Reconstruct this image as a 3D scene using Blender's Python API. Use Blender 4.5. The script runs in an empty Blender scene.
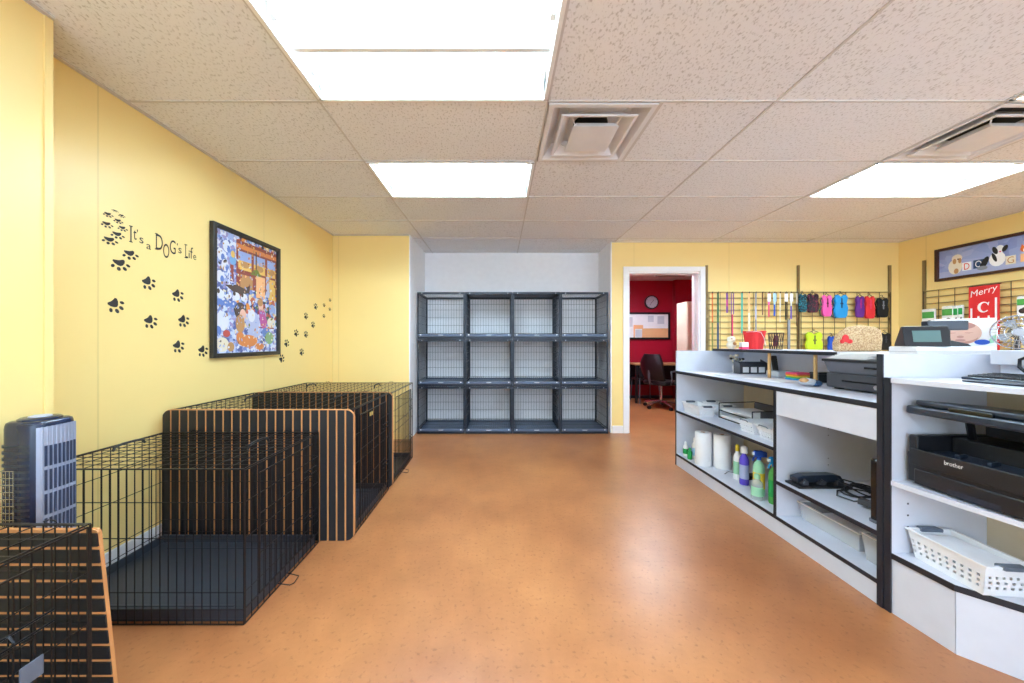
import bpy, bmesh, math, random
from mathutils import Vector, Matrix, Euler
random.seed(7)
SC = bpy.context.scene
COL = SC.collection
PI = math.pi

# ------------------------------------------------------------------ materials
def lin(c):
    if isinstance(c, str):
        c = [int(c[i:i+2], 16) / 255 for i in (0, 2, 4)]
    return tuple((v / 12.92 if v <= .04045 else ((v + .055) / 1.055) ** 2.4) for v in c) + (1,)

def new_mat(name):
    m = bpy.data.materials.new(name); m.use_nodes = True
    nt = m.node_tree
    return m, nt, nt.nodes['Principled BSDF']

def pm(name, col, rough=.5, metal=0, var=.06, scale=14, bump=0, spec=.5, trans=0, alpha=1):
    """Principled material with a noise that varies colour and roughness a little."""
    m, nt, b = new_mat(name)
    c = lin(col)
    tc = nt.nodes.new('ShaderNodeTexCoord')
    no = nt.nodes.new('ShaderNodeTexNoise'); no.inputs['Scale'].default_value = scale
    no.inputs['Detail'].default_value = 4
    nt.links.new(tc.outputs['Object'], no.inputs['Vector'])
    mx = nt.nodes.new('ShaderNodeMix'); mx.data_type = 'RGBA'
    mx.inputs['A'].default_value = tuple(max(0, v * (1 - var)) for v in c[:3]) + (1,)
    mx.inputs['B'].default_value = tuple(min(1, v * (1 + var)) for v in c[:3]) + (1,)
    nt.links.new(no.outputs['Fac'], mx.inputs['Factor'])
    nt.links.new(mx.outputs['Result'], b.inputs['Base Color'])
    b.inputs['Roughness'].default_value = rough
    b.inputs['Metallic'].default_value = metal
    b.inputs['Specular IOR Level'].default_value = spec
    b.inputs['Transmission Weight'].default_value = trans
    b.inputs['Alpha'].default_value = alpha
    if bump:
        bp = nt.nodes.new('ShaderNodeBump'); bp.inputs['Strength'].default_value = bump
        bp.inputs['Distance'].default_value = .003
        nt.links.new(no.outputs['Fac'], bp.inputs['Height'])
        nt.links.new(bp.outputs['Normal'], b.inputs['Normal'])
    return m

def emit(name, col, s):
    m, nt, b = new_mat(name)
    b.inputs['Base Color'].default_value = (.8, .8, .8, 1)
    b.inputs['Emission Color'].default_value = col + (1,)
    b.inputs['Emission Strength'].default_value = s
    return m

def panel_paint(name, col, axis, rough=.38):
    """Painted wall panelling: sheet seams every 1.22 m and faint grooves between, in the surface itself."""
    m, nt, b = new_mat(name)
    c = lin(col); N = nt.nodes.new; L = nt.links.new
    tc = N('ShaderNodeTexCoord'); sp = N('ShaderNodeSeparateXYZ'); L(tc.outputs['Object'], sp.inputs[0])
    def groove(period, off, width):
        a = N('ShaderNodeMath'); a.operation = 'ADD'; a.inputs[1].default_value = off
        L(sp.outputs[axis], a.inputs[0])
        w = N('ShaderNodeMath'); w.operation = 'PINGPONG'; w.inputs[1].default_value = period / 2
        L(a.outputs[0], w.inputs[0])
        l = N('ShaderNodeMath'); l.operation = 'LESS_THAN'; l.inputs[1].default_value = width
        L(w.outputs[0], l.inputs[0])
        return l
    g1 = groove(1.22, .71, .004); 
    no = N('ShaderNodeTexNoise'); no.inputs['Scale'].default_value = 1.6; no.inputs['Detail'].default_value = 3
    L(tc.outputs['Object'], no.inputs['Vector'])
    mx = N('ShaderNodeMix'); mx.data_type = 'RGBA'
    mx.inputs['A'].default_value = tuple(v * .97 for v in c[:3]) + (1,); mx.inputs['B'].default_value = tuple(min(1, v * 1.03) for v in c[:3]) + (1,)
    L(no.outputs['Fac'], mx.inputs['Factor'])
    m2 = N('ShaderNodeMix'); m2.data_type = 'RGBA'
    L(g1.outputs[0], m2.inputs['Factor']); L(mx.outputs['Result'], m2.inputs['A'])
    m2.inputs['B'].default_value = tuple(v * .88 for v in c[:3]) + (1,)
    L(m2.outputs['Result'], b.inputs['Base Color'])
    bp = N('ShaderNodeBump'); bp.inputs['Strength'].default_value = .6; bp.inputs['Distance'].default_value = .004; bp.invert = True
    L(g1.outputs[0], bp.inputs['Height']); L(bp.outputs['Normal'], b.inputs['Normal'])
    b.inputs['Roughness'].default_value = rough
    return m

def floor_mat():
    m, nt, b = new_mat('stained_concrete'); N = nt.nodes.new; L = nt.links.new
    tc = N('ShaderNodeTexCoord')
    n1 = N('ShaderNodeTexNoise'); n1.inputs['Scale'].default_value = .9; n1.inputs['Detail'].default_value = 5; n1.inputs['Roughness'].default_value = .6
    n2 = N('ShaderNodeTexNoise'); n2.inputs['Scale'].default_value = 7; n2.inputs['Detail'].default_value = 12; n2.inputs['Roughness'].default_value = .8
    n3 = N('ShaderNodeTexNoise'); n3.inputs['Scale'].default_value = 55; n3.inputs['Detail'].default_value = 6
    n4 = N('ShaderNodeTexNoise'); n4.inputs['Scale'].default_value = 3.1; n4.inputs['Detail'].default_value = 9; n4.inputs['Roughness'].default_value = .75
    for n in (n1, n2, n3, n4): L(tc.outputs['Object'], n.inputs['Vector'])
    r1 = N('ShaderNodeValToRGB'); r1.color_ramp.elements[0].position = .32; r1.color_ramp.elements[1].position = .68
    r1.color_ramp.elements[0].color = lin(FLOOR_A); r1.color_ramp.elements[1].color = lin(FLOOR_B)
    L(n1.outputs['Fac'], r1.inputs[0])
    r2 = N('ShaderNodeValToRGB'); r2.color_ramp.elements[0].position = .22; r2.color_ramp.elements[1].position = .78
    r2.color_ramp.elements[0].color = (.66, .62, .56, 1); r2.color_ramp.elements[1].color = (1.0, 1.0, 1.0, 1)
    L(n2.outputs['Fac'], r2.inputs[0])
    mu = N('ShaderNodeMix'); mu.data_type = 'RGBA'; mu.blend_type = 'MULTIPLY'; mu.inputs['Factor'].default_value = .75
    L(r1.outputs[0], mu.inputs['A']); L(r2.outputs[0], mu.inputs['B'])
    r3 = N('ShaderNodeValToRGB'); r3.color_ramp.elements[0].position = .30; r3.color_ramp.elements[1].position = .42
    r3.color_ramp.elements[0].color = (.60, .55, .50, 1); r3.color_ramp.elements[1].color = (1, 1, 1, 1)
    L(n3.outputs['Fac'], r3.inputs[0])
    mv = N('ShaderNodeMix'); mv.data_type = 'RGBA'; mv.blend_type = 'MULTIPLY'; mv.inputs['Factor'].default_value = .7
    L(mu.outputs['Result'], mv.inputs['A']); L(r3.outputs[0], mv.inputs['B'])
    # pale worn scuffs, scarce
    r4 = N('ShaderNodeValToRGB'); r4.color_ramp.elements[0].position = .695; r4.color_ramp.elements[1].position = .76
    r4.color_ramp.elements[0].color = (0, 0, 0, 1); r4.color_ramp.elements[1].color = (.12, .12, .12, 1)
    L(n4.outputs['Fac'], r4.inputs[0])
    mw = N('ShaderNodeMix'); mw.data_type = 'RGBA'; mw.inputs['B'].default_value = lin('b9a07c')
    L(r4.outputs[0], mw.inputs['Factor']); L(mv.outputs['Result'], mw.inputs['A'])
    L(mw.outputs['Result'], b.inputs['Base Color'])
    rr = N('ShaderNodeMapRange'); rr.inputs['To Min'].default_value = .25; rr.inputs['To Max'].default_value = .40
    L(n2.outputs['Fac'], rr.inputs['Value']); L(rr.outputs[0], b.inputs['Roughness'])
    bp = N('ShaderNodeBump'); bp.inputs['Strength'].default_value = .05; bp.inputs['Distance'].default_value = .004
    L(n2.outputs['Fac'], bp.inputs['Height']); L(bp.outputs['Normal'], b.inputs['Normal'])
    b.inputs['Specular IOR Level'].default_value = .55
    return m

def tile_mat():
    m, nt, b = new_mat('acoustic_tile'); N = nt.nodes.new; L = nt.links.new
    tc = N('ShaderNodeTexCoord')
    vo = N('ShaderNodeTexNoise'); vo.inputs['Scale'].default_value = 95; vo.inputs['Detail'].default_value = 3; vo.inputs['Roughness'].default_value = .55
    mp = N('ShaderNodeMapping'); mp.inputs['Scale'].default_value = (1, .62, 1)
    L(tc.outputs['Object'], mp.inputs[0]); L(mp.outputs[0], vo.inputs['Vector'])
    r = N('ShaderNodeValToRGB'); r.color_ramp.elements[0].position = .33; r.color_ramp.elements[1].position = .46
    r.color_ramp.elements[0].color = lin('cac8c8'); r.color_ramp.elements[1].color = lin('eeeef1')
    L(vo.outputs['Fac'], r.inputs[0]); 
    n2 = N('ShaderNodeTexNoise'); n2.inputs['Scale'].default_value = 1.3
    L(tc.outputs['Object'], n2.inputs['Vector'])
    r2 = N('ShaderNodeValToRGB'); r2.color_ramp.elements[0].color = (.95, .94, .92, 1); r2.color_ramp.elements[1].color = (1, 1, 1, 1)
    L(n2.outputs['Fac'], r2.inputs[0])
    mu = N('ShaderNodeMix'); mu.data_type = 'RGBA'; mu.blend_type = 'MULTIPLY'; mu.inputs['Factor'].default_value = 1
    L(r.outputs[0], mu.inputs['A']); L(r2.outputs[0], mu.inputs['B'])
    L(mu.outputs['Result'], b.inputs['Base Color'])
    b.inputs['Roughness'].default_value = .95; b.inputs['Specular IOR Level'].default_value = .1
    bp = N('ShaderNodeBump'); bp.inputs['Strength'].default_value = .15; bp.inputs['Distance'].default_value = .003
    L(vo.outputs['Fac'], bp.inputs['Height']); L(bp.outputs['Normal'], b.inputs['Normal'])
    return m

def speckle_mat(name, cols, scale=60, rough=.8):
    m, nt, b = new_mat(name); N = nt.nodes.new; L = nt.links.new
    tc = N('ShaderNodeTexCoord'); vo = N('ShaderNodeTexVoronoi'); vo.inputs['Scale'].default_value = scale
    L(tc.outputs['Object'], vo.inputs['Vector'])
    sp = N('ShaderNodeSeparateColor'); L(vo.outputs['Color'], sp.inputs[0])
    r = N('ShaderNodeValToRGB'); r.color_ramp.interpolation = 'CONSTANT'
    el = r.color_ramp.elements
    while len(el) < len(cols): el.new(.5)
    for i, c in enumerate(cols):
        el[i].position = i / len(cols); el[i].color = lin(c)
    L(sp.outputs[0], r.inputs[0]); L(r.outputs[0], b.inputs['Base Color'])
    b.inputs['Roughness'].default_value = rough
    return m

FLOOR_A, FLOOR_B = '9a5e38', 'c98a58'
M = {}
def mk(key, *a, **k):
    M[key] = pm(key, *a, **k); return M[key]
Y_COL = 'f3d78f'
M['yellow_y'] = panel_paint('yellow_panelling_side', Y_COL, 'Y')
M['yellow_x'] = panel_paint('yellow_panelling_back', Y_COL, 'X')
M['floor'] = floor_mat()
M['tile'] = tile_mat()
mk('tbar', 'cdc8c5', .8)
mk('white_wall', 'f2f2f5', .6)
mk('white_trim', 'f0f0f3', .4)
mk('red_wall', 'a3122c', .4)
mk('white_metal', 'f1f1ee', .45)
mk('vent_metal', 'e4e2e4', .5)
mk('duct_dark', '191b22', .8)
mk('wire', '1b191b', .38, .3)
mk('wire_shiny', '2a2b30', .28, .7)
mk('tray_black', '2a2f38', .42, bump=.1)
mk('kennel', '141b28', .4, .2)
mk('kennel_tray', '4d5a70', .32)
mk('kennel_shade_sheet', '868c9b', .5)
mk('bolt', 'e8e8ec', .35, .3)
mk('board_tan', 'c08550', .7, var=.15)
mk('board_black', '14151a', .55)
mk('brass_tag', 'c8b060', .4, .3)
mk('melamine', 'd4d8e4', .4)
mk('black_edge', '1c1e27', .45)
mk('tan_back', 'd8cbb0', .6)
mk('dowel', 'c69b62', .6)
mk('navy_gloss', '15213a', .22)
mk('silver', '9fa9c0', .32, .35)
mk('dark_slot', '2b3650', .5)
mk('grey_disc', 'b7bccb', .35)
mk('black_plastic', '17181d', .4)
mk('black_plastic_blue', '1f2836', .3)
mk('black_gloss', '0d0e12', .2)
mk('dark_grey', '3a3b42', .45)
mk('mid_grey', '5a5c66', .45)
mk('pale_grey', 'b9bcc6', .45)
mk('paper', 'f3f3f4', .8)
mk('paper_grey', 'cfd2d8', .8)
mk('lcd', '5c7a78', .3)
mk('white_plastic', 'eef0f4', .35)
mk('grey_handle', '59616f', .4)
mk('frame_black', '25221f', .4)
mk('frame_brown', '3a1a12', .35)
mk('decal', '2a2523', .7)
mk('bronze', '9a8258', .5, .3)
mk('bronze_dark', '4d4238', .45, .4)
mk('clear', 'e4eaf0', .18, alpha=.42)
mk('chrome', 'c4c8cf', .2, .9)
mk('cream_white', 'f0ead8', .6)
for k, c in dict(red='d8262b', orange='e0702a', green='1f9a4a', dark_green='155a3a', teal='35b3a6', peach='f0b884', purple='6a2a8c', violet='5a45c0',
                 magenta='c02a8a', pink='e85aa8', blue='1f95d8', royal='1f4fb5', dark_blue='1d3f66', lime='c8e02a', yellow='f0d23a', brown='6b4a30',
                 black='121215', maroon='5a1626', grey='8b8f98', light_blue='a6cdea', rose='e04070', skin='e3b9a6', skin_dark='c58f80', mint='9fd8b4',
                 white='f2f2f2', skin_shade='bd8a80', lav='a9b3d6', sky='7f96d0', cream='e6dcc6', tan='b98a5a', olive='6f7a3a', leaf='4fa04a', dkbrown='2f221c').items():
    mk(k, c, .65)
M['tube'] = emit('fluorescent_tube', (.60, .82, 1.0), 78)
M['tube_office_fill'] = emit('office_fill_tube', (.74, .86, 1.0), 120)
M['art'] = speckle_mat('busy_painting', ['3a4f9a', 'd98a3a', 'c9d4ee', '8b3a30', '6f86c8', 'e8d7a8', '4a6a58', 'b85a4a', '2a2f55', '9fb6e0'], 34, .45)
M['puzzle_blue'] = speckle_mat('busy_painting_blue', ['7288c4', 'c9d4ee', '9fb0dc', '55609a', 'dcdeea', '9a8ebc'], 42, .45)
M['jute'] = speckle_mat('speckled_tan_cloth', ['c8ab80', 'b8946a', 'd6bf98', 'a8825c', 'cdb08a'], 210, .9)
M['plaid'] = speckle_mat('dark_plaid', ['15161c', '1a2a30', '3a1420', '15161c', '7a2440'], 90, .8)
M['plaid_teal'] = speckle_mat('dark_teal_plaid', ['15161c', '125a68', '15161c', '1f8090'], 90, .8)
M['clouds'] = speckle_mat('painted_backdrop', ['8f9fd0', '98a6d4', '8796ca', 'a2aed8'], 14, .5)

# ------------------------------------------------------------------ mesh builder
class MB:
    def __init__(s, off=None):
        s.v = []; s.f = []; s.mi = []; s.m = 0
        if off is None: off = (0, 0, 0)
        if hasattr(off, 'location'): off = off.location
        s.o = Vector(off)
    def mat(s, i): s.m = i; return s
    def add(s, vs, fs):
        b = len(s.v)
        s.v.extend([tuple(Vector(p) - s.o) for p in vs])
        s.f.extend([tuple(b + i for i in f) for f in fs]); s.mi.extend([s.m] * len(fs))
    def box(s, x0, x1, y0, y1, z0, z1):
        x0, x1 = sorted((x0, x1)); y0, y1 = sorted((y0, y1)); z0, z1 = sorted((z0, z1))
        s.add([(x0,y0,z0),(x1,y0,z0),(x1,y1,z0),(x0,y1,z0),(x0,y0,z1),(x1,y0,z1),(x1,y1,z1),(x0,y1,z1)],
              [(0,3,2,1),(4,5,6,7),(0,1,5,4),(1,2,6,5),(2,3,7,6),(3,0,4,7)]); return s
    def obox(s, c, size, rot=(0,0,0)):
        R = Euler(rot).to_matrix(); c = Vector(c); h = Vector(size) / 2
        vs = [c + R @ Vector((sx*h.x, sy*h.y, sz*h.z)) for sz in (-1,1) for sx, sy in ((-1,-1),(1,-1),(1,1),(-1,1))]
        s.add(vs, [(0,3,2,1),(4,5,6,7),(0,1,5,4),(1,2,6,5),(2,3,7,6),(3,0,4,7)]); return s
    def hexa(s, vs):
        s.add(vs, [(0,3,2,1),(4,5,6,7),(0,1,5,4),(1,2,6,5),(2,3,7,6),(3,0,4,7)]); return s
    def path(s, pts, r, n=5, closed=False, r2=None):
        P = [Vector(p) for p in pts]; k = len(P); rings = []
        up = None
        for i in range(k):
            if closed: t = P[(i+1) % k] - P[i-1]
            else: t = P[min(i+1, k-1)] - P[max(i-1, 0)]
            if t.length < 1e-9: t = Vector((0,0,1))
            t.normalize()
            if up is None:
                a = Vector((0,0,1)) if abs(t.z) < .9 else Vector((1,0,0))
                up = (a - t * a.dot(t)).normalized()
            else:
                up = (up - t * up.dot(t))
                up = up.normalized() if up.length > 1e-6 else t.orthogonal().normalized()
            w = t.cross(up); rr = r if r2 is None else r + (r2 - r) * i / max(1, k-1)
            rings.append([P[i] + (up * math.cos(2*PI*j/n + PI/n) + w * math.sin(2*PI*j/n + PI/n)) * rr for j in range(n)])
        vs = [p for g in rings for p in g]; fs = []
        for i in range(k if closed else k-1):
            a, b = i*n, ((i+1) % k)*n
            for j in range(n):
                fs.append((a+j, a+(j+1) % n, b+(j+1) % n, b+j))
        if not closed:
            fs.append(tuple(range(n-1, -1, -1))); fs.append(tuple((k-1)*n + j for j in range(n)))
        s.add(vs, fs); return s
    def rod(s, p, q, r, n=5): return s.path([p, q], r, n)
    def prism(s, poly, axis, a, b):
        """poly: 2-D points in the plane across axis: 0 -> (y,z), 1 -> (x,z), 2 -> (x,y)."""
        def p3(u, v, w): return {0: (w, u, v), 1: (u, w, v), 2: (u, v, w)}[axis]
        n = len(poly)
        ar = sum(poly[i][0]*poly[(i+1) % n][1] - poly[(i+1) % n][0]*poly[i][1] for i in range(n))
        if (ar < 0) != (axis == 1): poly = poly[::-1]
        a, b = min(a, b), max(a, b)
        vs = [p3(u, v, a) for u, v in poly] + [p3(u, v, b) for u, v in poly]
        fs = [tuple(range(n-1, -1, -1)), tuple(range(n, 2*n))] + [(i, (i+1) % n, n + (i+1) % n, n + i) for i in range(n)]
        s.add(vs, fs); return s
    def lathe(s, prof, c, n=20, sx=1, sy=1, cap=True):
        c = Vector(c); vs = []; fs = []
        for r, z in prof:
            for j in range(n):
                a = 2*PI*j/n; vs.append(c + Vector((r*sx*math.cos(a), r*sy*math.sin(a), z)))
        for i in range(len(prof)-1):
            for j in range(n):
                fs.append((i*n+j, i*n+(j+1) % n, (i+1)*n+(j+1) % n, (i+1)*n+j))
        if cap:
            fs.append(tuple(range(n-1, -1, -1))); fs.append(tuple((len(prof)-1)*n + j for j in range(n)))
        s.add(vs, fs); return s
    def ell(s, c, r, n=14, m=8):
        c = Vector(c); vs = []; fs = []
        for i in range(1, m):
            t = PI*i/m
            for j in range(n):
                a = 2*PI*j/n; vs.append(c + Vector((r[0]*math.sin(t)*math.cos(a), r[1]*math.sin(t)*math.sin(a), r[2]*math.cos(t))))
        vs += [c + Vector((0,0,r[2])), c - Vector((0,0,r[2]))]
        for i in range(m-2):
            for j in range(n):
                fs.append((i*n+j, (i+1)*n+j, (i+1)*n+(j+1) % n, i*n+(j+1) % n))
        T, B = len(vs)-2, len(vs)-1
        for j in range(n):
            fs.append((T, j, (j+1) % n)); fs.append((B, (m-2)*n+(j+1) % n, (m-2)*n+j))
        s.add(vs, fs); return s
    def xf(s, mat, start=0):
        for i in range(start, len(s.v)):
            s.v[i] = tuple(mat @ Vector(s.v[i]))
        return s
    def mesh(s, name, mats, smooth=False):
        me = bpy.data.meshes.new(name); me.from_pydata(s.v, [], s.f)
        for m in (mats if isinstance(mats, (list, tuple)) else [mats]):
            me.materials.append(M[m] if isinstance(m, str) else m)
        me.polygons.foreach_set('material_index', s.mi)
        if smooth: me.polygons.foreach_set('use_smooth', [True]*len(s.f))
        me.update(); return me

def link(name, mb, mats, parent=None, bevel=0, smooth=False, seg=2):
    o = bpy.data.objects.new(name, mb.mesh(name, mats, smooth)); COL.objects.link(o)
    if parent: o.parent = parent
    else: o.location = mb.o
    if bevel:
        b = o.modifiers.new('bevel', 'BEVEL'); b.width = bevel; b.segments = seg; b.limit_method = 'ANGLE'; b.angle_limit = math.radians(40)
    if smooth:
        try:
            o.data.set_sharp_from_angle(angle=math.radians(45))
        except Exception: pass
    return o
def part(name, mb, mats, parent, **k): return link(name, mb, mats, parent, **k)
def tag(o, label, cat, group=None):
    o['label'] = label; o['category'] = cat
    if group: o['group'] = group
    return o
def top(name, label, cat, mb, mats, group=None, **k): return tag(link(name, mb, mats, None, **k), label, cat, group)
def thing(name, label, cat, loc=(0,0,0), rz=0, group=None):
    o = bpy.data.objects.new(name, None); COL.objects.link(o); o.empty_display_size = .05
    o.location = loc; o.rotation_euler = (0, 0, rz)
    return tag(o, label, cat, group)
def struct(name, mb, mats, **k):
    o = link(name, mb, mats, None, **k); o['kind'] = 'structure'; return o
def dup(root, loc, label, rz=None, group=None):
    r = root.copy(); COL.objects.link(r); r.location = loc; r['label'] = label
    if rz is not None: r.rotation_euler = (0, 0, rz)
    if group: r['group'] = group
    for ch in list(root.children):
        c = ch.copy(); COL.objects.link(c); c.parent = r
        for g in list(ch.children):
            d = g.copy(); COL.objects.link(d); d.parent = c
    return r

def rrect(w, h, r, n=5, cx=0, cy=0):
    pts = []
    for sx, sy, a0 in ((1,1,0),(-1,1,90),(-1,-1,180),(1,-1,270)):
        for i in range(n+1):
            a = math.radians(a0 + 90*i/n)
            pts.append((cx + sx*(w/2-r) + r*math.cos(a), cy + sy*(h/2-r) + r*math.sin(a)))
    return pts
def oval(cx, cy, rx, ry, n=16, rot=0):
    c, s_ = math.cos(rot), math.sin(rot)
    return [(cx + rx*math.cos(2*PI*i/n)*c - ry*math.sin(2*PI*i/n)*s_, cy + rx*math.cos(2*PI*i/n)*s_ + ry*math.sin(2*PI*i/n)*c) for i in range(n)]

_tc = {}
def glyphs(txt):
    """Outline mesh of a word in the built-in font: (verts2d, faces), scaled to a unit box."""
    if txt in _tc: return _tc[txt]
    cu = bpy.data.curves.new('t', 'FONT'); cu.body = txt; cu.resolution_u = 4
    o = bpy.data.objects.new('t', cu); COL.objects.link(o)
    dg = bpy.context.evaluated_depsgraph_get(); dg.update()
    me = o.evaluated_get(dg).to_mesh()
    vs = [(v.co.x, v.co.y) for v in me.vertices]; fs = [tuple(p.vertices) for p in me.polygons]
    o.evaluated_get(dg).to_mesh_clear()
    bpy.data.objects.remove(o); bpy.data.curves.remove(cu)
    x0, x1 = min(v[0] for v in vs), max(v[0] for v in vs); y0, y1 = min(v[1] for v in vs), max(v[1] for v in vs)
    vs = [((x-x0)/max(1e-6, x1-x0), (y-y0)/max(1e-6, y1-y0)) for x, y in vs]
    _tc[txt] = (vs, fs); return _tc[txt]
def write(mb, txt, fn):
    vs, fs = glyphs(txt); mb.add([fn(u, v) for u, v in vs], fs)

# ------------------------------------------------------------------ the room
XL, XB, XR = -2.0, -1.78, 5.13          # side wall, built-out panel, far side wall
YS, YB, YA, YF = 4.17, 4.455, 5.0, -2.6  # short back wall, main back wall, alcove back, wall behind the camera
H = 2.448
AX0, AX1 = -1.07, 1.43                   # alcove sides
T = .15
struct('floor', MB().box(XL-.2, XR+.2, YF-.2, 7.6, -.1, 0), 'floor')
struct('wall_left', MB().box(XL-T, XL, YF, YS+.2, 0, H+.25), 'yellow_y')
struct('wall_left_near', MB().box(XL, XB, YF, 1.372, 0, H-.004), 'yellow_y')
struct('trim_1', MB().box(XB-.02, XB+.006, 1.355, 1.381, 0, H-.004), 'yellow_y')
struct('wall_back_left', MB().box(XL, AX0-.012, YS, YA+.1, 0, H+.25), 'yellow_x')
struct('wall_alcove_left', MB().box(AX0-.012, AX0, YS-.002, YA+.1, 0, H+.25), 'white_wall')
struct('wall_alcove_back', MB().box(AX0, AX1, YA, YA+.1, 0, H+.25), 'white_wall')
struct('wall_alcove_right', MB().box(AX1, AX1+.014, YB-.002, YA+.1, 0, H+.25), 'white_wall')
DX0, DX1, DZ = 1.655, 2.575, 2.07        # doorway
struct('wall_back', MB().box(AX1+.014, DX0, YB, YB+T, 0, H+.25).box(DX0, DX1, YB, YB+T, DZ, H+.25).box(DX1, XR+T, YB, YB+T, 0, H+.25), 'yellow_x')
struct('wall_right', MB().box(XR, XR+T, YF, YB, 0, H+.25), 'yellow_y')
WX0, WX1, WZ0, WZ1 = -1.5, 4.7, .35, 2.35
struct('wall_front', MB().box(XL-T, WX0, YF-T, YF, 0, H+.25).box(WX1, XR+T, YF-T, YF, 0, H+.25).box(WX0, WX1, YF-T, YF, 0, WZ0).box(WX0, WX1, YF-T, YF, WZ1, H+.25), 'yellow_x')
m = MB()
for k in range(5):
    x = WX0 + (WX1-WX0)*k/4; m.box(x-.03, x+.03, YF-.10, YF-.05, WZ0, WZ1)
m.box(WX0, WX1, YF-.10, YF-.05, WZ0, WZ0+.05).box(WX0, WX1, YF-.10, YF-.05, WZ1-.05, WZ1)
struct('window_1', m, 'silver')
# door frame: casing on this side plus jamb lining
m = MB()
m.box(DX0-.065, DX0, YB-.018, YB, 0, DZ+.065).box(DX1, DX1+.065, YB-.018, YB, 0, DZ+.065).box(DX0, DX1, YB-.018, YB, DZ, DZ+.065)
m.box(DX0, DX0+.018, YB-.004, YB+T+.004, 0, DZ).box(DX1-.018, DX1, YB-.004, YB+T+.004, 0, DZ).box(DX0+.018, DX1-.018, YB-.004, YB+T+.004, DZ-.018, DZ)
m.box(DX1-.03, DX1-.018, YB+.06, YB+.1, 0, DZ-.018).box(DX0+.018, DX0+.03, YB+.06, YB+.1, 0, DZ-.018)
struct('door_1', m, 'white_trim', bevel=.004)
struct('baseboard_left', MB().box(XL, XL+.012, 1.385, YS-.002, 0, .095), 'white_trim', bevel=.003)
struct('baseboard_left_near', MB().box(XB, XB+.012, YF, 1.355, 0, .095), 'white_trim', bevel=.003)
struct('baseboard_back', MB().box(AX1+.02, DX0-.067, YB-.012, YB, 0, .095).box(DX1+.067, XR, YB-.012, YB, 0, .095), 'white_trim', bevel=.003)
struct('baseboard_right', MB().box(XR-.012, XR, YF, YB-.014, 0, .095), 'white_trim', bevel=.003)
# office beyond the doorway
OY = 7.25
struct('wall_office_back', MB().box(1.2, 3.62, OY, OY+.12, 0, H+.25).box(3.62, 5.3, OY-.12, OY+.12, 0, H+.25), 'red_wall')
struct('wall_office_left', MB().box(1.44, 1.56, YB+T, OY, 0, H+.25), 'red_wall')
struct('wall_office_right', MB().box(5.15, 5.28, YB+T, OY, 0, H+.25), 'red_wall')
struct('wall_office_front', MB().box(1.56, DX0-.02, YB+T, YB+T+.004, 0, H).box(DX1+.02, 5.15, YB+T, YB+T+.004, 0, H).box(DX0-.02, DX1+.02, YB+T, YB+T+.004, DZ+.02, H), 'red_wall')
struct('baseboard_office', MB().box(1.56, 3.61, OY-.014, OY, 0, .06), 'dark_grey')

# ceiling: lay-in tiles on a grid of T-bars, open where a lamp or an air vent sits
GX = [-.9586 + 1.2192*i for i in range(-1, 6)]
GY = [1.8541 + .6096*j for j in range(-8, 9)]
lamps = [(0, -1), (0, 1), (3, 1), (3, -1), (0, -5), (3, -6)]
vents = [(1, 0), (3, 0)]
mt, mbar = MB(), MB()
def ctile(x0, x1, y0, y1):
    z = H + .006 + random.uniform(-.002, .002)
    t = [random.uniform(-.0025, .0025) for _ in range(4)]
    mt.hexa([(x0,y0,z+t[0]),(x1,y0,z+t[1]),(x1,y1,z+t[2]),(x0,y1,z+t[3]),(x0,y0,z+.03),(x1,y0,z+.03),(x1,y1,z+.03),(x0,y1,z+.03)])
for i in range(-1, 5):
    for j in range(-8, 8):
        x0, x1 = GX[i+1], GX[i+2]; y0, y1 = GY[j+8], GY[j+9]
        x0 = max(x0, XL); x1 = min(x1, XR); y0 = max(y0, YF); y1 = min(y1, YB if x0 > AX1 or x1 < AX0 else YA)
        g = .006
        if y1 - y0 < .02 or x1 - x0 < .02 or (i, j) in lamps: continue
        if (i, j) in vents:
            ctile(x0 + .6096 + g, x1 - g, y0 + g, y1 - g); continue
        cuts = [(x0, x1)]
        for a, b in cuts: ctile(a+g, b-g, y0+g, y1-g)
for x in GX[1:6]:
    mbar.box(x-.006, x+.006, YF, YB-.001, H+.001, H+.02)
    if AX0 < x < AX1: mbar.box(x-.006, x+.006, YB-.001, YA, H+.001, H+.02)
for y in GY:
    if y < YB: mbar.box(XL, XR, y-.006, y+.006, H+.002, H+.02)
    elif y < YA: mbar.box(AX0, AX1, y-.006, y+.006, H+.002, H+.02)
for i, j in vents:
    x = GX[i+1] + .6096; y = GY[j+8]; mbar.box(x-.010, x+.010, y, y+.6096, H-.0015, H+.02)
# wall angle round the edge
mbar.box(XL, XL+.02, 1.375, YS, H-.003, H+.02).box(XB, XB+.02, YF, 1.375, H-.003, H+.02).box(XL, AX0-.012, YS-.02, YS, H-.003, H+.02).box(AX1+.014, XR, YB-.02, YB, H-.003, H+.02).box(XR-.02, XR, YF, YB, H-.003, H+.02)
struct('ceiling', mt, 'tile')
struct('trim_2', mbar, 'tbar')
struct('ceiling_plenum', MB().box(XL-.1, XR+.1, YF-.1, 7.5, H+.26, H+.3), 'white_wall')
# office ceiling
mo = MB()
for a in range(3):
    for b in range(5):
        x0 = 1.56 + 1.2*a; y0 = YB+T+.61*b
        if (a, b) == (0, 1): continue
        mo.box(x0+.004, min(x0+1.196, 5.15), y0+.004, min(y0+.606, OY), H+.004, H+.03)
struct('ceiling_office', mo, 'tile')

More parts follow.
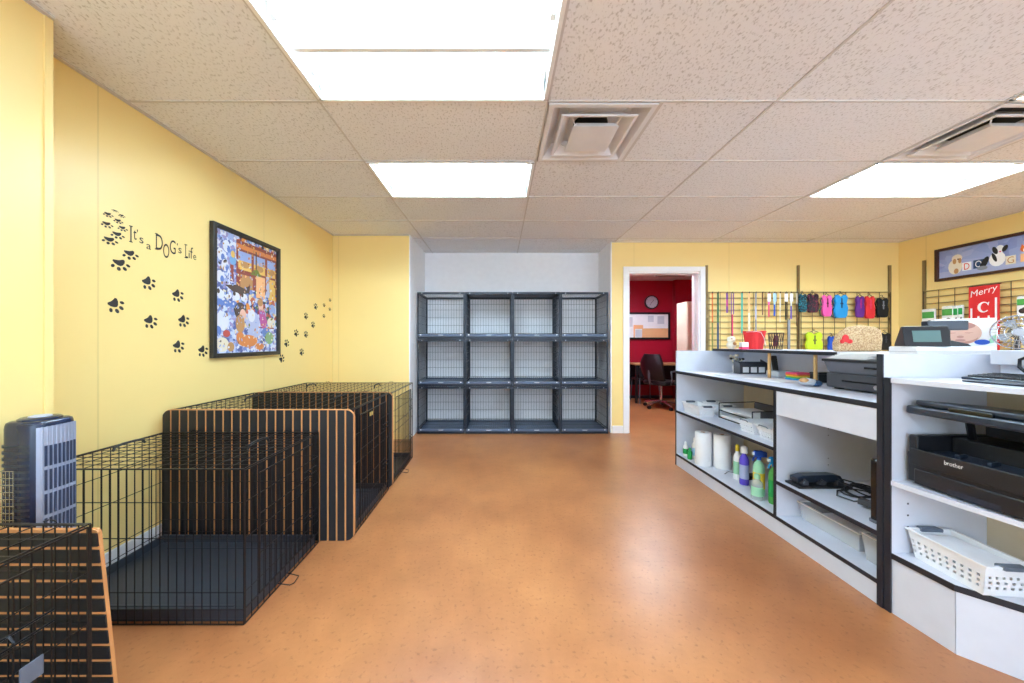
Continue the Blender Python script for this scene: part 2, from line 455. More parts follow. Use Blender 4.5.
# fluorescent fixtures
def lamp(i, j, label, tube='tube', at=None):
    x0, x1 = GX[i+1]+.012, GX[i+2]-.012; y0, y1 = GY[j+8]+.012, GY[j+9]-.012
    if at: x0, x1, y0, y1 = at
    cx, cy = (x0+x1)/2, (y0+y1)/2
    t = thing('fluorescent_fixture', label, 'ceiling light', (cx, cy, H))
    m = MB(t); z1 = H+.10
    m.box(x0, x1, y0, y0+.006, H, z1).box(x0, x1, y1-.006, y1, H, z1).box(x0, x0+.006, y0, y1, H, z1).box(x1-.006, x1, y0, y1, H, z1).box(x0, x1, y0, y1, z1, z1+.006)
    m.box(x0-.006, x1+.006, y0-.006, y0+.014, H-.005, H).box(x0-.006, x1+.006, y1-.014, y1+.006, H-.005, H).box(x0-.006, x0+.014, y0, y1, H-.005, H).box(x1-.014, x1+.006, y0, y1, H-.005, H)
    part('housing', m, 'white_metal', t)
    m = MB(t)   # sloped reflectors and the ballast cover between the two tubes
    for s in (-1, 1):
        a = cy + s*.28; b = cy + s*.19
        m.hexa([(x0+.02, min(a,b), H+(.02 if a<b else .095)), (x1-.02, min(a,b), H+(.02 if a<b else .095)), (x1-.02, max(a,b), H+(.095 if a<b else .02)), (x0+.02, max(a,b), H+(.095 if a<b else .02)),
                (x0+.02, min(a,b), H+(.023 if a<b else .098)), (x1-.02, min(a,b), H+(.023 if a<b else .098)), (x1-.02, max(a,b), H+(.098 if a<b else .023)), (x0+.02, max(a,b), H+(.098 if a<b else .023))])
    part('reflector', m, 'white_metal', t)
    part('ballast_cover', MB(t).prism([(cy-.03, H+.098), (cy+.03, H+.098), (cy+.012, H+.02), (cy-.012, H+.02)], 0, x0+.02, x1-.02), 'white_metal', t)
    for s in (-1, 1):
        y = cy + s*.145
        tb = part('tube', MB(t).path([(x0+.045, y, H+.055), (x1-.045, y, H+.055)], .017, 10), tube, t)
        for a in (x0+.02, x1-.044): part('lamp_holder', MB(t).box(a, a+.024, y-.016, y+.016, H+.03, H+.098), 'white_metal', t)
    return t
L0 = [(0, -1, 'large fluorescent ceiling fixture overhead, cut by the top edge, beside the square vent'),
      (0, 1, 'fluorescent ceiling fixture over the middle floor between framed poster and square vent'),
      (3, 1, 'fluorescent ceiling fixture above the service counter beside the dark slotted vent'),
      (3, -1, 'fluorescent ceiling fixture only a corner of which shows beyond the dark slotted vent')]
for i, j, l in L0: lamp(i, j, l)
for i, j in lamps[4:]:
    lamp(i, j, 'fluorescent ceiling fixture further back in the shop, out of the picture').__setitem__('group', 'ceiling fixtures out of the picture')
lamp(0, 0, 'added fill light, an unseen fluorescent fixture in the red office ceiling', 'tube_office_fill', (1.572, 2.748, 5.226, 5.808))  # out of view, added only to brighten the office

# ceiling air vents: stepped square cones
def vent(i, j, label, pan='vent_metal'):
    x0 = GX[i+1]+.011; y0 = GY[j+8]+.011; s = .588; cx, cy = x0+s/2, y0+s/2
    t = thing('ceiling_vent', label, 'air vent', (cx, cy, H))
    def ring(m, a, za, b, zb, th=.006):
        # sloped square ring from half-size a at height za to half-size b at height zb
        for k in range(4):
            c, d = [(-1,-1),(1,-1),(1,1),(-1,1)][k], [(-1,-1),(1,-1),(1,1),(-1,1)][(k+1) % 4]
            m.hexa([(cx+c[0]*a, cy+c[1]*a, za), (cx+d[0]*a, cy+d[1]*a, za), (cx+d[0]*b, cy+d[1]*b, zb), (cx+c[0]*b, cy+c[1]*b, zb),
                    (cx+c[0]*a, cy+c[1]*a, za+th), (cx+d[0]*a, cy+d[1]*a, za+th), (cx+d[0]*b, cy+d[1]*b, zb+th), (cx+c[0]*b, cy+c[1]*b, zb+th)])
    m = MB(t); ring(m, .294, H-.004, .268, H-.004); ring(m, .268, H-.004, .21, H+.075); part('outer_frame', m, 'vent_metal', t)
    m = MB(t); ring(m, .215, H-.012, .20, H-.012); ring(m, .20, H-.012, .145, H+.05); part('louver', m, 'vent_metal', t)
    m = MB(t); m.hexa([(cx-.135, cy-.135, H-.022), (cx+.135, cy-.135, H-.022), (cx+.135, cy+.135, H-.022), (cx-.135, cy+.135, H-.022),
                       (cx-.11, cy-.11, H+.012), (cx+.11, cy-.11, H+.012), (cx+.11, cy+.11, H+.012), (cx-.11, cy+.11, H+.012)])
    part('centre_plate', m, 'vent_metal', t)
    m = MB(t).lathe([(.105, H+.06), (.105, H+.2)], (cx, cy, 0), 20); part('duct', m, 'duct_dark', t)
    m = MB(t).box(cx-.21, cx+.21, cy-.21, cy+.21, H+.078, H+.084); part('back_pan', m, pan, t)
    m = MB(t)
    for sx in (-1, 1):
        for sy in (-1, 1): m.rod((cx+sx*.12, cy+sy*.12, H-.005), (cx+sx*.19, cy+sy*.19, H+.075), .004)
    part('hanger_rod', m, 'vent_metal', t)
vent(1, 0, 'square beige ceiling air vent with stepped louvers beside the large light fixture')
vent(3, 0, 'square ceiling air vent with dark slots above the service counter', 'duct_dark')

# ------------------------------------------------------------------ dog crates
def wire_panel(m, plane, c, u0, u1, v0, v1, nu, vs, r=.0019, rf=.003):
    """Rods on one face. plane 'x': at x=c, u is y, v is z; 'y': at y=c, u is x, v is z; 'z': at z=c, u is x, v is y. nu rods along v, and one rod along u at each of vs."""
    def p(u, v): return {'x': (c, u, v), 'y': (u, c, v), 'z': (u, v, c)}[plane]
    for k in range(nu+1):
        u = u0 + (u1-u0)*k/nu
        m.rod(p(u, v0), p(u, v1), rf if k in (0, nu) else r, 4)
    for v in vs:
        m.rod(p(u0, v), p(u1, v), rf if v in (v0, v1) else r, 4)

def crate(label, loc, W, D, Hh, doors=('x',), handles=((-.4, 0), (.3, 0)), tag_plate=False, loop=None):
    t = thing('dog_crate', label, 'dog crate', loc, 0, 'folding wire dog crates')
    w, d = W/2, D/2
    zs = [0.004, .065*Hh/.642, .135*Hh/.642, .357*Hh/.642, .505*Hh/.642, Hh]
    m = MB(); wire_panel(m, 'y', -d, -w, w, .004, Hh, round(W/.034), zs); part('front_panel', m, 'wire', t)
    m = MB(); wire_panel(m, 'y', d, -w, w, .004, Hh, round(W/.034), zs); part('back_panel', m, 'wire', t)
    for s in (-1, 1):
        m = MB(); wire_panel(m, 'x', s*w, -d+.006, d-.006, .004, Hh-.006, round(D/.04), zs[:-1] + [Hh-.006]); part('side_panel', m, 'wire', t)
    m = MB(); wire_panel(m, 'z', Hh, -w+.004, w-.004, -d+.004, d-.004, round(W/.075), [-d+.004 + (D-.008)*k/12 for k in range(13)]); part('top_panel', m, 'wire', t)
    # plastic pan with a raised lip
    m = MB(); a, b = w-.012, d-.012
    m.box(-a, a, -b, b, .006, .016)
    for q in (-1, 1):
        m.box(-a, a, q*b, q*(b-.012), .016, .056); m.box(q*a, q*(a-.012), -b+.012, b-.012, .016, .056)
    for q in (-1, 1): m.box(-a+.09, a-.09, q*(b-.07)-.006, q*(b-.07)+.006, .016, .020)
    part('pan', m, 'tray_black', t, bevel=.004)
    for ax in doors:
        m = MB()
        if ax == 'x':
            y0, y1, z0, z1, x = -d*.72, d*.72, .075, Hh*.93, w+.007
            wire_panel(m, 'x', x, y0, y1, z0, z1, round((y1-y0)/.038), [z0, z0+(z1-z0)*.33, z0+(z1-z0)*.66, z1], .0022, .0035)
        else:
            y0, y1, z0, z1, x = -w*.5, w*.5, .075, Hh*.93, -d-.007
            wire_panel(m, 'y', x, y0, y1, z0, z1, round((y1-y0)/.038), [z0, z0+(z1-z0)*.33, z0+(z1-z0)*.66, z1], .0022, .0035)
        dr = part('door', m, 'wire', t)
        m = MB()
        for zz in (Hh*.3, Hh*.68):
            for q in (0, .03):
                if ax == 'x': m.path([(x+.006, y1-.09, zz+q), (x+.006, y1+.035, zz+q)], .0032, 5)
                else: m.path([(y1-.09, x-.006, zz+q), (y1+.035, x-.006, zz+q)], .0032, 5)
            if ax == 'x': m.path([(x+.006, y1-.05, zz), (x+.02, y1-.05, zz+.015), (x+.006, y1-.05, zz+.03)], .0032, 5)
            else: m.path([(y1-.05, x-.006, zz), (y1-.05, x-.02, zz+.015), (y1-.05, x-.006, zz+.03)], .0032, 5)
        part('latch', m, 'wire_shiny', dr)
    for hx, hy in handles:
        part('handle', MB().path([(hx, hy-.075, Hh+.004), (hx, hy-.065, Hh+.022), (hx, hy-.03, Hh+.028), (hx, hy+.03, Hh+.028), (hx, hy+.065, Hh+.022), (hx, hy+.075, Hh+.004)], .006, 6), 'black_plastic', t, smooth=True)
    for q in (-.6, .6):   # hinge clips along the top edges
        for e in (-1, 1): part('hinge_clip', MB().path([(q*w + .02*math.sin(a), e*d, Hh + .006 + .006*math.cos(a)) for a in (0, 1, 2, 3, 4, 5, 6)], .0022, 4), 'wire_shiny', t)
    if loop is not None:
        part('pan_stop', MB().path([(w, loop-.045, .02), (w+.05, loop-.035, .006), (w+.062, loop-.02, .006), (w+.055, loop+.03, .006), (w, loop+.03, .02)], .0025, 5), 'wire_shiny', t)
    if tag_plate:
        part('name_plate', MB().obox((w+.006, -.05, Hh*.89), (.004, .055, .026), (0, 0, 0)), 'brass_tag', t, bevel=.004)
    return t
crate('empty black wire dog crate with dark pan, in front of the slatted board', (-1.50, 1.722, 0), .90, .588, .642, handles=((-.335, 0), (.285, .03)), loop=-.03)
crate('large black wire dog crate with yellow tag, between the two upright slatted boards', (-1.41, 2.408, 0), 1.07, .68, .765, handles=((-.3, 0), (.3, 0)), tag_plate=True)
crate('large black wire dog crate standing against the short yellow wall, beyond both boards', (-1.41, 3.158, 0), 1.07, .69, .757, handles=((-.3, 0), (.3, 0)), loop=-.04)
c0 = crate('black wire dog crate at the picture corner, leaning board behind it, below the tower heater', (-1.469, .552, 0), .576, .90, .640, doors=('x',), handles=((0, .2),))
part('latch_plate', MB().box(.302, .306, .29, .335, .32, .37), 'grey_handle', c0, bevel=.004)

# slatted crate boards: tan core with black strips
def board(name, label, W, Hh, loc, vertical=True, tilt=0, th=.016):
    t = thing(name, label, 'board', loc, 0, None)
    t.rotation_euler = (tilt, 0, 0); r = .05 if vertical else .012
    part('core', MB().prism(rrect(W, Hh, r, 8, 0, Hh/2), 1, 0, th), 'board_tan', t)
    m = MB(); g = .0515
    def lim(x):   # how far the rounded corner cuts in at x
        d = W/2 - abs(x)
        return 0 if d >= r else r - math.sqrt(max(0, r*r - (r-d)**2))
    if vertical:
        n = round(W/g); g = W/n; sw = g - .0115
        for k in range(n):
            a = -W/2 + k*g + .0055; xs = [a + sw*q/5 for q in range(6)]
            xs = [min(max(x, -W/2+.003), W/2-.003) for x in xs]
            m.prism([(x, .003 + lim(x)) for x in xs] + [(x, Hh - .004 - lim(x)) for x in xs[::-1]], 1, -.004, 0)
    else:
        n = int((Hh-.02)//g)
        for k in range(n):
            z = Hh - .010 - k*g; m.box(-W/2+.001, W/2-.001, -.004, 0, z-.040, z)
    part('slat_face', m, 'board_black', t)
    return t
board('slatted_board', 'black slatted board with tan stripes, upright behind the empty wire crate', 1.125, .770, (-1.412, 2.034, .001))
board('slatted_board', 'black slatted board with tan stripes, second from the heater, beyond the yellow tag crate', 1.125, .766, (-1.412, 2.772, .001))
board('slatted_board', 'black board with level tan stripes leaning on the crate under the tower heater',   .57, .615, (-1.463, 1.072, .002), False, math.radians(5.0), .010)

# tower heater
t = thing('tower_heater', 'navy and silver tower heater behind the corner crate', 'heater', (-1.668, 1.262, 0), math.radians(2))
hw = .066
body = rrect(.125, .135, .035, 6)
m = MB()
prof = [(1, .02), (1, .862), (.985, .874), (.95, .883), (.86, .887)]
vs = []; n = len(body)
for s_, z in prof: vs += [(x*s_, y*s_, z) for x, y in body]
fs = [tuple(range(n-1, -1, -1)), tuple((len(prof)-1)*n + i for i in range(n))]
for k in range(len(prof)-1):
    for i in range(n): fs.append((k*n+i, k*n+(i+1) % n, (k+1)*n+(i+1) % n, (k+1)*n+i))
m.add(vs, fs); part('body', m, 'navy_gloss', t, smooth=True)
part('base', MB().prism(rrect(.20, .21, .06, 6), 2, 0, .02), 'navy_gloss', t, bevel=.006)
m = MB()   # silver front with rounded fluted edges
m.prism([(.056, -.058)] + [(.066, -.05), (.071, -.03), (.073, 0), (.071, .03), (.066, .05)] + [(.056, .058)], 2, .05, .866)
for k in range(9): m.rod((.0715 - abs(k-4)**2*.0004, -.048+.012*k, .05), (.0715 - abs(k-4)**2*.0004, -.048+.012*k, .868), .0032, 6)
part('grille', m, 'silver', t, smooth=True)
m = MB()
for r in range(6):
    for k in range(8):
        y = -.042 + .012*k; z = .80 - r*.085
        m.box(.0735 - abs(k-3.5)**2*.0004, .0765 - abs(k-3.5)**2*.0004, y-.0029, y+.0029, z-.072, z)
part('slot', m, 'dark_slot', t)
m = MB()
for k in range(16): m.prism(rrect(.128, .139, .037, 6, -.004, 0), 2, .80-.022*k, .808-.022*k)
part('rear_rib', m, 'black_plastic_blue', t)
m = MB()
for k in range(5): m.rod((-.05+.012*k, -.071, .40), (-.05+.012*k, -.071, .72), .0014, 4)
for k in range(14): m.rod((-.055, -.071, .41+.024*k), (.0, -.071, .41+.024*k), .0014, 4)
part('side_guard', m, 'chrome', t)
m = MB().lathe([(.052, .884), (.052, .892), (.046, .896), (.0, .896)], (0, 0, 0), 24, cap=False); tp = part('top_cap', m, 'navy_gloss', t, smooth=True)
part('control_disc', MB().lathe([(.028, .895), (.028, .899), (.022, .901), (.0, .901)], (0, 0, 0), 24, 1, 1, cap=False), 'grey_disc', tp, smooth=True)

# ------------------------------------------------------------------ the stack of kennels in the alcove
KW, KD, KH = .604, .55, .598
def kennel(label, loc, sheet):
    t = thing('wire_kennel', label, 'kennel', loc, 0, 'wire kennels stacked in the alcove')
    w = KW/2; p = .018
    m = MB()
    for sx in (-1, 1):
        for y in (0, KD-p): m.box(sx*w, sx*(w-p), y, y+p, 0, KH)
    for z0, z1 in ((0, .03), (KH-.026, KH)):
        m.box(-w+p, w-p, 0, p, z0, z1).box(-w+p, w-p, KD-p, KD, z0, z1)
        for sx in (-1, 1): m.box(sx*w, sx*(w-p), p, KD-p, z0, z1)
    part('frame', m, 'kennel', t)
    m = MB(); wire_panel(m, 'y', KD-.01, -w+p, w-p, .03, KH-.026, 15, [.07, .2, .31, .42, .5], .0021, .003); part('back_panel', m, 'kennel', t)
    for s in (-1, 1):
        m = MB(); wire_panel(m, 'x', s*(w-.008), p, KD-p, .03, KH-.026, 17, [.07, .2, .31, .42, .5], .0021, .003); part('side_panel', m, 'kennel', t)
    m = MB(); wire_panel(m, 'z', KH-.01, -w+p, w-p, p, KD-p, 20, [.14, .28, .42], .0021, .003); part('top_panel', m, 'kennel', t)
    if sheet: part('shade_sheet', MB().box(-w+.008, w-.008, .03, KD-.01, KH+.001, KH+.006), 'kennel_shade_sheet', t)
    m = MB().box(-w+p+.002, w-p-.002, -.012, KD-p-.002, .034, .040)
    m.box(-w+p+.002, w-p-.002, -.014, -.004, .034, .062).box(-w+p+.002, w-p-.002, KD-p-.012, KD-p-.002, .04, .055)
    tr = part('tray', m, 'kennel_tray', t)
    part('tray_pull', MB().path([(-.03, -.014, .05), (-.02, -.022, .05), (.02, -.022, .05), (.03, -.014, .05)], .003, 5), 'bolt', tr)
    m = MB(); wire_panel(m, 'z', .072, -w+p, w-p, p*.6, KD-p, 20, [.05, .2, .35, .5], .0021, .003); part('floor_grid', m, 'kennel', t)
    m = MB()
    for s in (-1, 1): m.obox((s*(w-p-.03), -.016, .054), (.014, .006, .014)).obox((s*(w-.06), -.004, KH-.014), (.006, .006, .016))
    part('fastener', m, 'bolt', t)
    return t
rows = ['bottom', 'middle', 'top']; cols = ['first', 'second', 'third', 'fourth']
KX0 = -1.043 + .302
for r in range(3):
    for c in range(4):
        lab = f'open fronted wire kennel in the {rows[r]} row, {cols[c]} column counted from the crates'
        loc = (KX0 + c*.609, 4.415, .002 + r*.602)
        sheet = r == 2 and c in (1, 2)
        if (r, c) == (0, 0): k0 = kennel(lab, loc, False)
        elif sheet:
            k1 = dup(k0, loc, lab)
            part('shade_sheet', MB().box(-KW/2+.008, KW/2-.008, .03, KD-.01, KH+.001, KH+.006), 'kennel_shade_sheet', k1)  # added sheet blocks light from above, so this wire top reads dark
        else: dup(k0, loc, lab)

# ------------------------------------------------------------------ things on the side wall
def wl(y, z, d=.001): return (XL + d, y, z)
PAWS = [  # y, z, width, height squash, heading in degrees, where
 (1.806, 1.849, .033, .30, -95, 'faint squashed paw print decal, topmost of the climbing cluster'),
 (1.774, 1.817, .046, .55, -80, 'small squashed paw print decal near the cluster top, on its outer side'),
 (1.838, 1.834, .032, .55, -80, 'tiny squashed paw print decal near the cluster top, on the lettering side'),
 (1.821, 1.800, .045, .55, -80, 'squashed paw print decal in the middle of the climbing cluster'),
 (1.769, 1.764, .054, .6, -80, 'squashed paw print decal on the outer side, halfway down the climbing cluster'),
 (1.842, 1.768, .048, .6, -80, 'squashed paw print decal touching the first letter of the wall lettering'),
 (1.818, 1.725, .064, .6, -80, 'squashed paw print decal just below the start of the wall lettering'),
 (1.782, 1.686, .072, .58, -80, 'wide squashed paw print decal at the bottom of the climbing cluster'),
 (1.881, 1.638, .080, .68, -75, 'half turned paw print decal under the start of the wall lettering'),
 (1.831, 1.573, .090, .72, -75, 'biggest paw print decal, wide, below the climbing cluster'),
 (1.980, 1.502, .078, 1, -50, 'paw print decal alone beneath the middle of the wall lettering'),
 (2.159, 1.455, .078, 1, -50, 'paw print decal beneath the end of the wall lettering, beside the framed poster'),
 (1.810, 1.356, .080, 1, -50, 'paw print decal nearest the built-out wall, apart from the others'),
 (1.991, 1.282, .078, 1, -50, 'paw print decal in the lower row, in the middle of the trail'),
 (2.199, 1.299, .078, 1, -50, 'paw print decal in the lower row beside the framed poster'),
 (2.164, 1.138, .078, 1, -50, 'lowest paw print decal before the framed poster'),
 (2.342, 1.105, .078, 1, -55, 'paw print decal touching the near lower corner of the framed poster'),
 (3.190, 1.016, .078, 1, 40, 'paw print decal peeking out under the far lower corner of the framed poster'),
 (3.264, 1.156, .074, 1, 50, 'first paw print decal beyond the framed poster'),
 (3.512, 1.066, .074, 1, 60, 'lowest paw print decal beyond the framed poster'),
 (3.419, 1.256, .074, 1, 60, 'second paw print decal of the upper row beyond the framed poster'),
 (3.590, 1.248, .072, 1, 65, 'second paw print decal of the lower row beyond the framed poster'),
 (3.727, 1.353, .072, 1, 65, 'third paw print decal of the lower row beyond the framed poster'),
 (3.590, 1.437, .072, 1, 65, 'third paw print decal of the upper row beyond the framed poster'),
 (3.780, 1.556, .072, 1, 75, 'topmost full size paw print decal beyond the framed poster'),
 (3.957, 1.465, .055, .8, 80, 'small paw print decal, lower of the pair by the corner seam'),
 (3.963, 1.589, .055, .8, 80, 'small paw print decal, upper of the pair by the corner seam'),
 (4.095, 1.555, .052, .8, 80, 'small paw print decal in the wall corner, lower one'),
 (4.100, 1.664, .052, .8, 80, 'small paw print decal in the wall corner, uppermost'),
]
for (y, z, w, q, ang, lab) in PAWS:
    w *= .93
    mb = MB((XL, y, z)); a = math.radians(ang - 90); ca, sa = math.cos(a), math.sin(a)
    def put(pts):
        out = []
        for u, v in pts:
            u *= w; v *= w
            out.append((y + u*ca - v*sa, z + (u*sa + v*ca)*q))
        mb.prism(out, 0, XL+.0003, XL+.0016)
    put([(-.36, -.36), (-.30, -.46), (-.12, -.42), (0, -.40), (.12, -.42), (.30, -.46), (.36, -.36), (.30, -.16), (.14, .04), (0, .10), (-.14, .04), (-.30, -.16)])
    for cx, cy, rx, ry, ro in ((-.46, .06, .10, .15, .5), (-.18, .33, .11, .17, .15), (.18, .33, .11, .17, -.15), (.46, .06, .10, .15, -.5)): put(oval(cx, cy, rx, ry, 12, ro))
    top('paw_print_decal', lab, 'wall decal', mb, 'decal', 'black paw print decals on the yellow wall')
# lettering: y0, y1, z0, z1 of each letter on the wall
LET = [('I', 1.880, 1.887, 1.710, 1.795), ('t', 1.896, 1.913, 1.728, 1.781), ("'", 1.915, 1.920, 1.773, 1.788), ('s', 1.928, 1.950, 1.718, 1.750),
       ('a', 1.966, 1.992, 1.695, 1.724), ('D', 2.020, 2.062, 1.708, 1.798), ('O', 2.064, 2.102, 1.671, 1.756), ('G', 2.106, 2.144, 1.706, 1.790), ("'", 2.152, 2.158, 1.766, 1.780),
       ('s', 2.162, 2.184, 1.722, 1.756), ('L', 2.210, 2.229, 1.704, 1.787), ('i', 2.233, 2.241, 1.708, 1.757), ('f', 2.245, 2.264, 1.708, 1.782), ('e', 2.267, 2.289, 1.706, 1.738)]
mb = MB((XL, 2.08, 1.67))
for ch, y0, y1, z0, z1 in LET:
    write(mb, ch, lambda u, v: (XL+.0012, y0+(y1-y0)*u, z0+(z1-z0)*v))
    if ch in 'IDL':
        for zz in (z0, z1): mb.prism([(y0-.005, zz-.002), (y0+.012, zz-.002), (y0+.012, zz+.003), (y0-.005, zz+.003)], 0, XL+.0004, XL+.0016)
top('wall_lettering', "dark whimsical lettering It's a DOG's Life on the yellow wall", 'wall lettering', mb, 'decal')

# framed poster on the side wall
PY0, PY1, PZ0, PZ1 = 2.39, 3.125, 1.055, 2.005
t = thing('framed_poster', 'tall framed colourful poster of a crowded pet room on the yellow side wall', 'picture', (XL, (PY0+PY1)/2, PZ0))
m = MB(t); fw = .032
m.box(XL+.002, XL+.034, PY0, PY0+fw, PZ0, PZ1).box(XL+.002, XL+.034, PY1-fw, PY1, PZ0, PZ1).box(XL+.002, XL+.034, PY0+fw, PY1-fw, PZ0, PZ0+fw).box(XL+.002, XL+.034, PY0+fw, PY1-fw, PZ1-fw, PZ1)
part('frame', m, 'frame_black', t, bevel=.004)
m = MB(t); xa = XL+.012
names = ['art', 'puzzle_blue', 'tan', 'maroon', 'yellow', 'orange', 'sky', 'olive', 'dkbrown', 'white', 'magenta', 'royal', 'cream', 'lav', 'skin', 'leaf', 'peach', 'red', 'blue']
for n_, c_ in dict(orange='d08048', yellow='e2b860', royal='6480c4', magenta='bc5898', white='dfe2ec', red='b04a40', blue='74a4d2', leaf='84a478', maroon='8a4238', dkbrown='4a3a36', sky='93a8d8', lav='b4bcdc').items(): mk('print_' + n_, c_, .45)
ix = {n_: i for i, n_ in enumerate(names)}
names = ['print_' + n_ if 'print_' + n_ in M else n_ for n_ in names]
iy0, iz0, iw, ih = PY0+fw, PZ0+fw, PY1-PY0-2*fw, PZ1-PZ0-2*fw
m.mat(0).box(XL+.004, xa, iy0, iy0+iw, iz0, iz0+ih)
lay = [0]
def art(c, pts):
    lay[0] += 1; d = xa + .00002*lay[0]
    m.mat(ix[c]); m.prism([(iy0+u*iw, iz0+v*ih) for u, v in pts], 0, d-.001, d+.0003)
def arect(c, u0, v0, u1, v1): art(c, [(u0, v0), (u1, v0), (u1, v1), (u0, v1)])
def aoval(c, u, v, ru, rv, rot=0): art(c, oval(u, v, ru, rv, 14, rot))
arect('puzzle_blue', 0, 0, .30, 1); arect('puzzle_blue', 0, .0, 1, .22)
arect('maroon', .30, .56, 1, .97); arect('orange', .30, .90, 1, .94)
for u0, u1 in ((.33, .54), (.58, .78), (.82, .98)):
    arect('yellow', u0, .72, u1, .88); arect('sky', u0, .80, u1, .88); aoval('tan', (u0+u1)/2, .77, .07, .03)
arect('peach', .62, .50, .78, .70); arect('yellow', .84, .50, .98, .70); arect('tan', .36, .56, .56, .68)
art('olive', [(.52, .70), (.72, .70), (.64, .76), (.60, .76)]); arect('dkbrown', .61, .76, .63, .92)
arect('lav', .80, .52, .86, .72)
for u, v in ((.08, .80), (.14, .72), (.07, .62), (.16, .88), (.22, .66)): aoval('white', u, v, .05, .05); aoval('royal', u+.03, v-.02, .025, .03)
aoval('blue', .25, .78, .05, .04); aoval('yellow', .25, .83, .03, .03); arect('maroon', .21, .60, .26, .74)
art('dkbrown', [(.14, .56), (.30, .58), (.42, .56), (.52, .60), (.50, .53), (.38, .50), (.24, .52)])
for u in (.08, .18, .30, .42): aoval('white', u, .48, .055, .035); aoval('dkbrown', u-.03, .50, .02, .02)
for u in (.06, .16, .26): aoval('royal', u, .41, .06, .03)
aoval('dkbrown', .36, .36, .09, .075); aoval('skin', .40, .33, .05, .05); aoval('tan', .36, .25, .07, .08)
aoval('lav', .56, .28, .12, .09); aoval('white', .54, .33, .06, .06); aoval('lav', .58, .19, .10, .07)
art('magenta', [(.66, .40), (.76, .40), (.82, .28), (.78, .20), (.70, .24)]); aoval('skin', .70, .43, .045, .045); aoval('tan', .69, .46, .05, .035)
aoval('royal', .80, .18, .08, .05); aoval('cream', .90, .28, .08, .05); aoval('leaf', .86, .13, .08, .06); aoval('sky', .92, .40, .06, .06)
aoval('orange', .48, .10, .16, .055); aoval('orange', .36, .13, .06, .05); aoval('orange', .68, .05, .08, .03)
aoval('cream', .10, .07, .09, .06); aoval('red', .16, .16, .05, .03); aoval('white', .10, .26, .09, .08); aoval('royal', .04, .18, .05, .04); aoval('tan', .22, .05, .05, .04)
rd = random.Random(11)
for k in range(420):   # small brush dabs all over, warmer and browner to the upper far side, bluer to the near side
    u, v = rd.random(), rd.random()
    if u > .3 and v > .55: pal = ['orange', 'yellow', 'tan', 'cream', 'peach', 'maroon', 'lav', 'sky']
    elif u < .35: pal = ['lav', 'sky', 'white', 'royal', 'cream', 'tan', 'dkbrown', 'lav']
    else: pal = ['lav', 'white', 'cream', 'peach', 'sky', 'orange', 'skin', 'olive', 'lav']
    art(rd.choice(pal), oval(min(max(u, .02), .98), min(max(v, .015), .985), .004 + .013*rd.random(), .003 + .010*rd.random(), 7, rd.random()*3))
part('poster', m, names, t)

# ------------------------------------------------------------------ service counter
CX0, CX1 = 1.68, 2.33; CY0, CY1 = 1.52, 3.31; CT = .895; BZ = .11
t = thing('service_counter', 'long white open shelf counter with black edging and raised ledge', 'counter', ((CX0+CX1)/2, (CY0+CY1)/2, 0))
def shelf(nm, y0, y1, z, th=.02, x1=CX1-.012, edge=True, xb=0):
    s = part(nm, MB(t).box(CX0+.004+xb, x1, y0, y1, z-th, z), 'melamine', t)
    if edge: part('edge_band', MB(t).box(CX0+xb, CX0+.004+xb, y0, y1, z-th-.001, z+.0005), 'black_edge', s)
DV = 2.118
e = part('end_panel', MB(t).box(CX0+.004, 2.42, CY1-.02, CY1, 0, 1.085), 'melamine', t); part('edge_band', MB(t).box(CX0, CX0+.004, CY1-.012, CY1, .0, CT), 'black_edge', e)
e = part('end_panel', MB(t).box(CX0+.004, 2.42, CY0, CY0+.022, 0, 1.112), 'melamine', t); part('edge_band', MB(t).box(CX0-.002, CX0+.004, CY0-.001, CY0+.023, 0, 1.113), 'black_edge', e)
e = part('divider', MB(t).box(CX0+.006, CX1-.012, DV-.009, DV+.009, BZ, CT-.025), 'melamine', t); part('edge_band', MB(t).box(CX0-.001, CX0+.006, DV-.008, DV+.008, BZ, CT-.02), 'black_edge', e)
ya, yb = CY0+.022, CY1-.02
shelf('counter_top', ya, yb, CT, .024)
shelf('bottom_shelf', ya, yb, BZ, .018)
shelf('shelf', DV+.009, yb, .52, .018)
shelf('shelf', ya, DV-.009, .325, .020)
part('kick_board', MB(t).box(CX0+.004, CX0+.022, ya, yb, 0, BZ-.018), 'melamine', t)
part('apron_panel', MB(t).box(CX0+.004, CX0+.022, ya, DV-.009, .727, CT-.025), 'melamine', t)
part('back_panel', MB(t).box(CX1-.012, CX1, ya, yb, 0, 1.085), 'tan_back', t)
part('upper_back_panel', MB(t).box(CX1-.016, CX1-.0125, ya, yb, CT+.0005, 1.084), 'melamine', t)
lp = [(2.03, 3.29), (2.55, 3.29), (2.55, ya+.001), (2.36, ya+.001), (2.36, 2.085), (2.03, 2.085)]
e = part('ledge', MB(t).prism(lp, 2, 1.0855, 1.105), 'melamine', t); part('edge_band', MB(t).box(2.024, 2.03, 2.085, 3.29, 1.084, 1.106), 'black_edge', e)
for y in (2.64, 2.255): part('ledge_post', MB(t).path([(2.055, y, CT+.0005), (2.055, y, 1.0855)], .011, 8), 'dowel', t, smooth=True)
m = MB(t)
for z in (.42, .46, .60, .64, .68): m.obox((2.0, DV-.0095, z), (.005, .001, .005))
part('peg_hole', m, 'dark_grey', t)

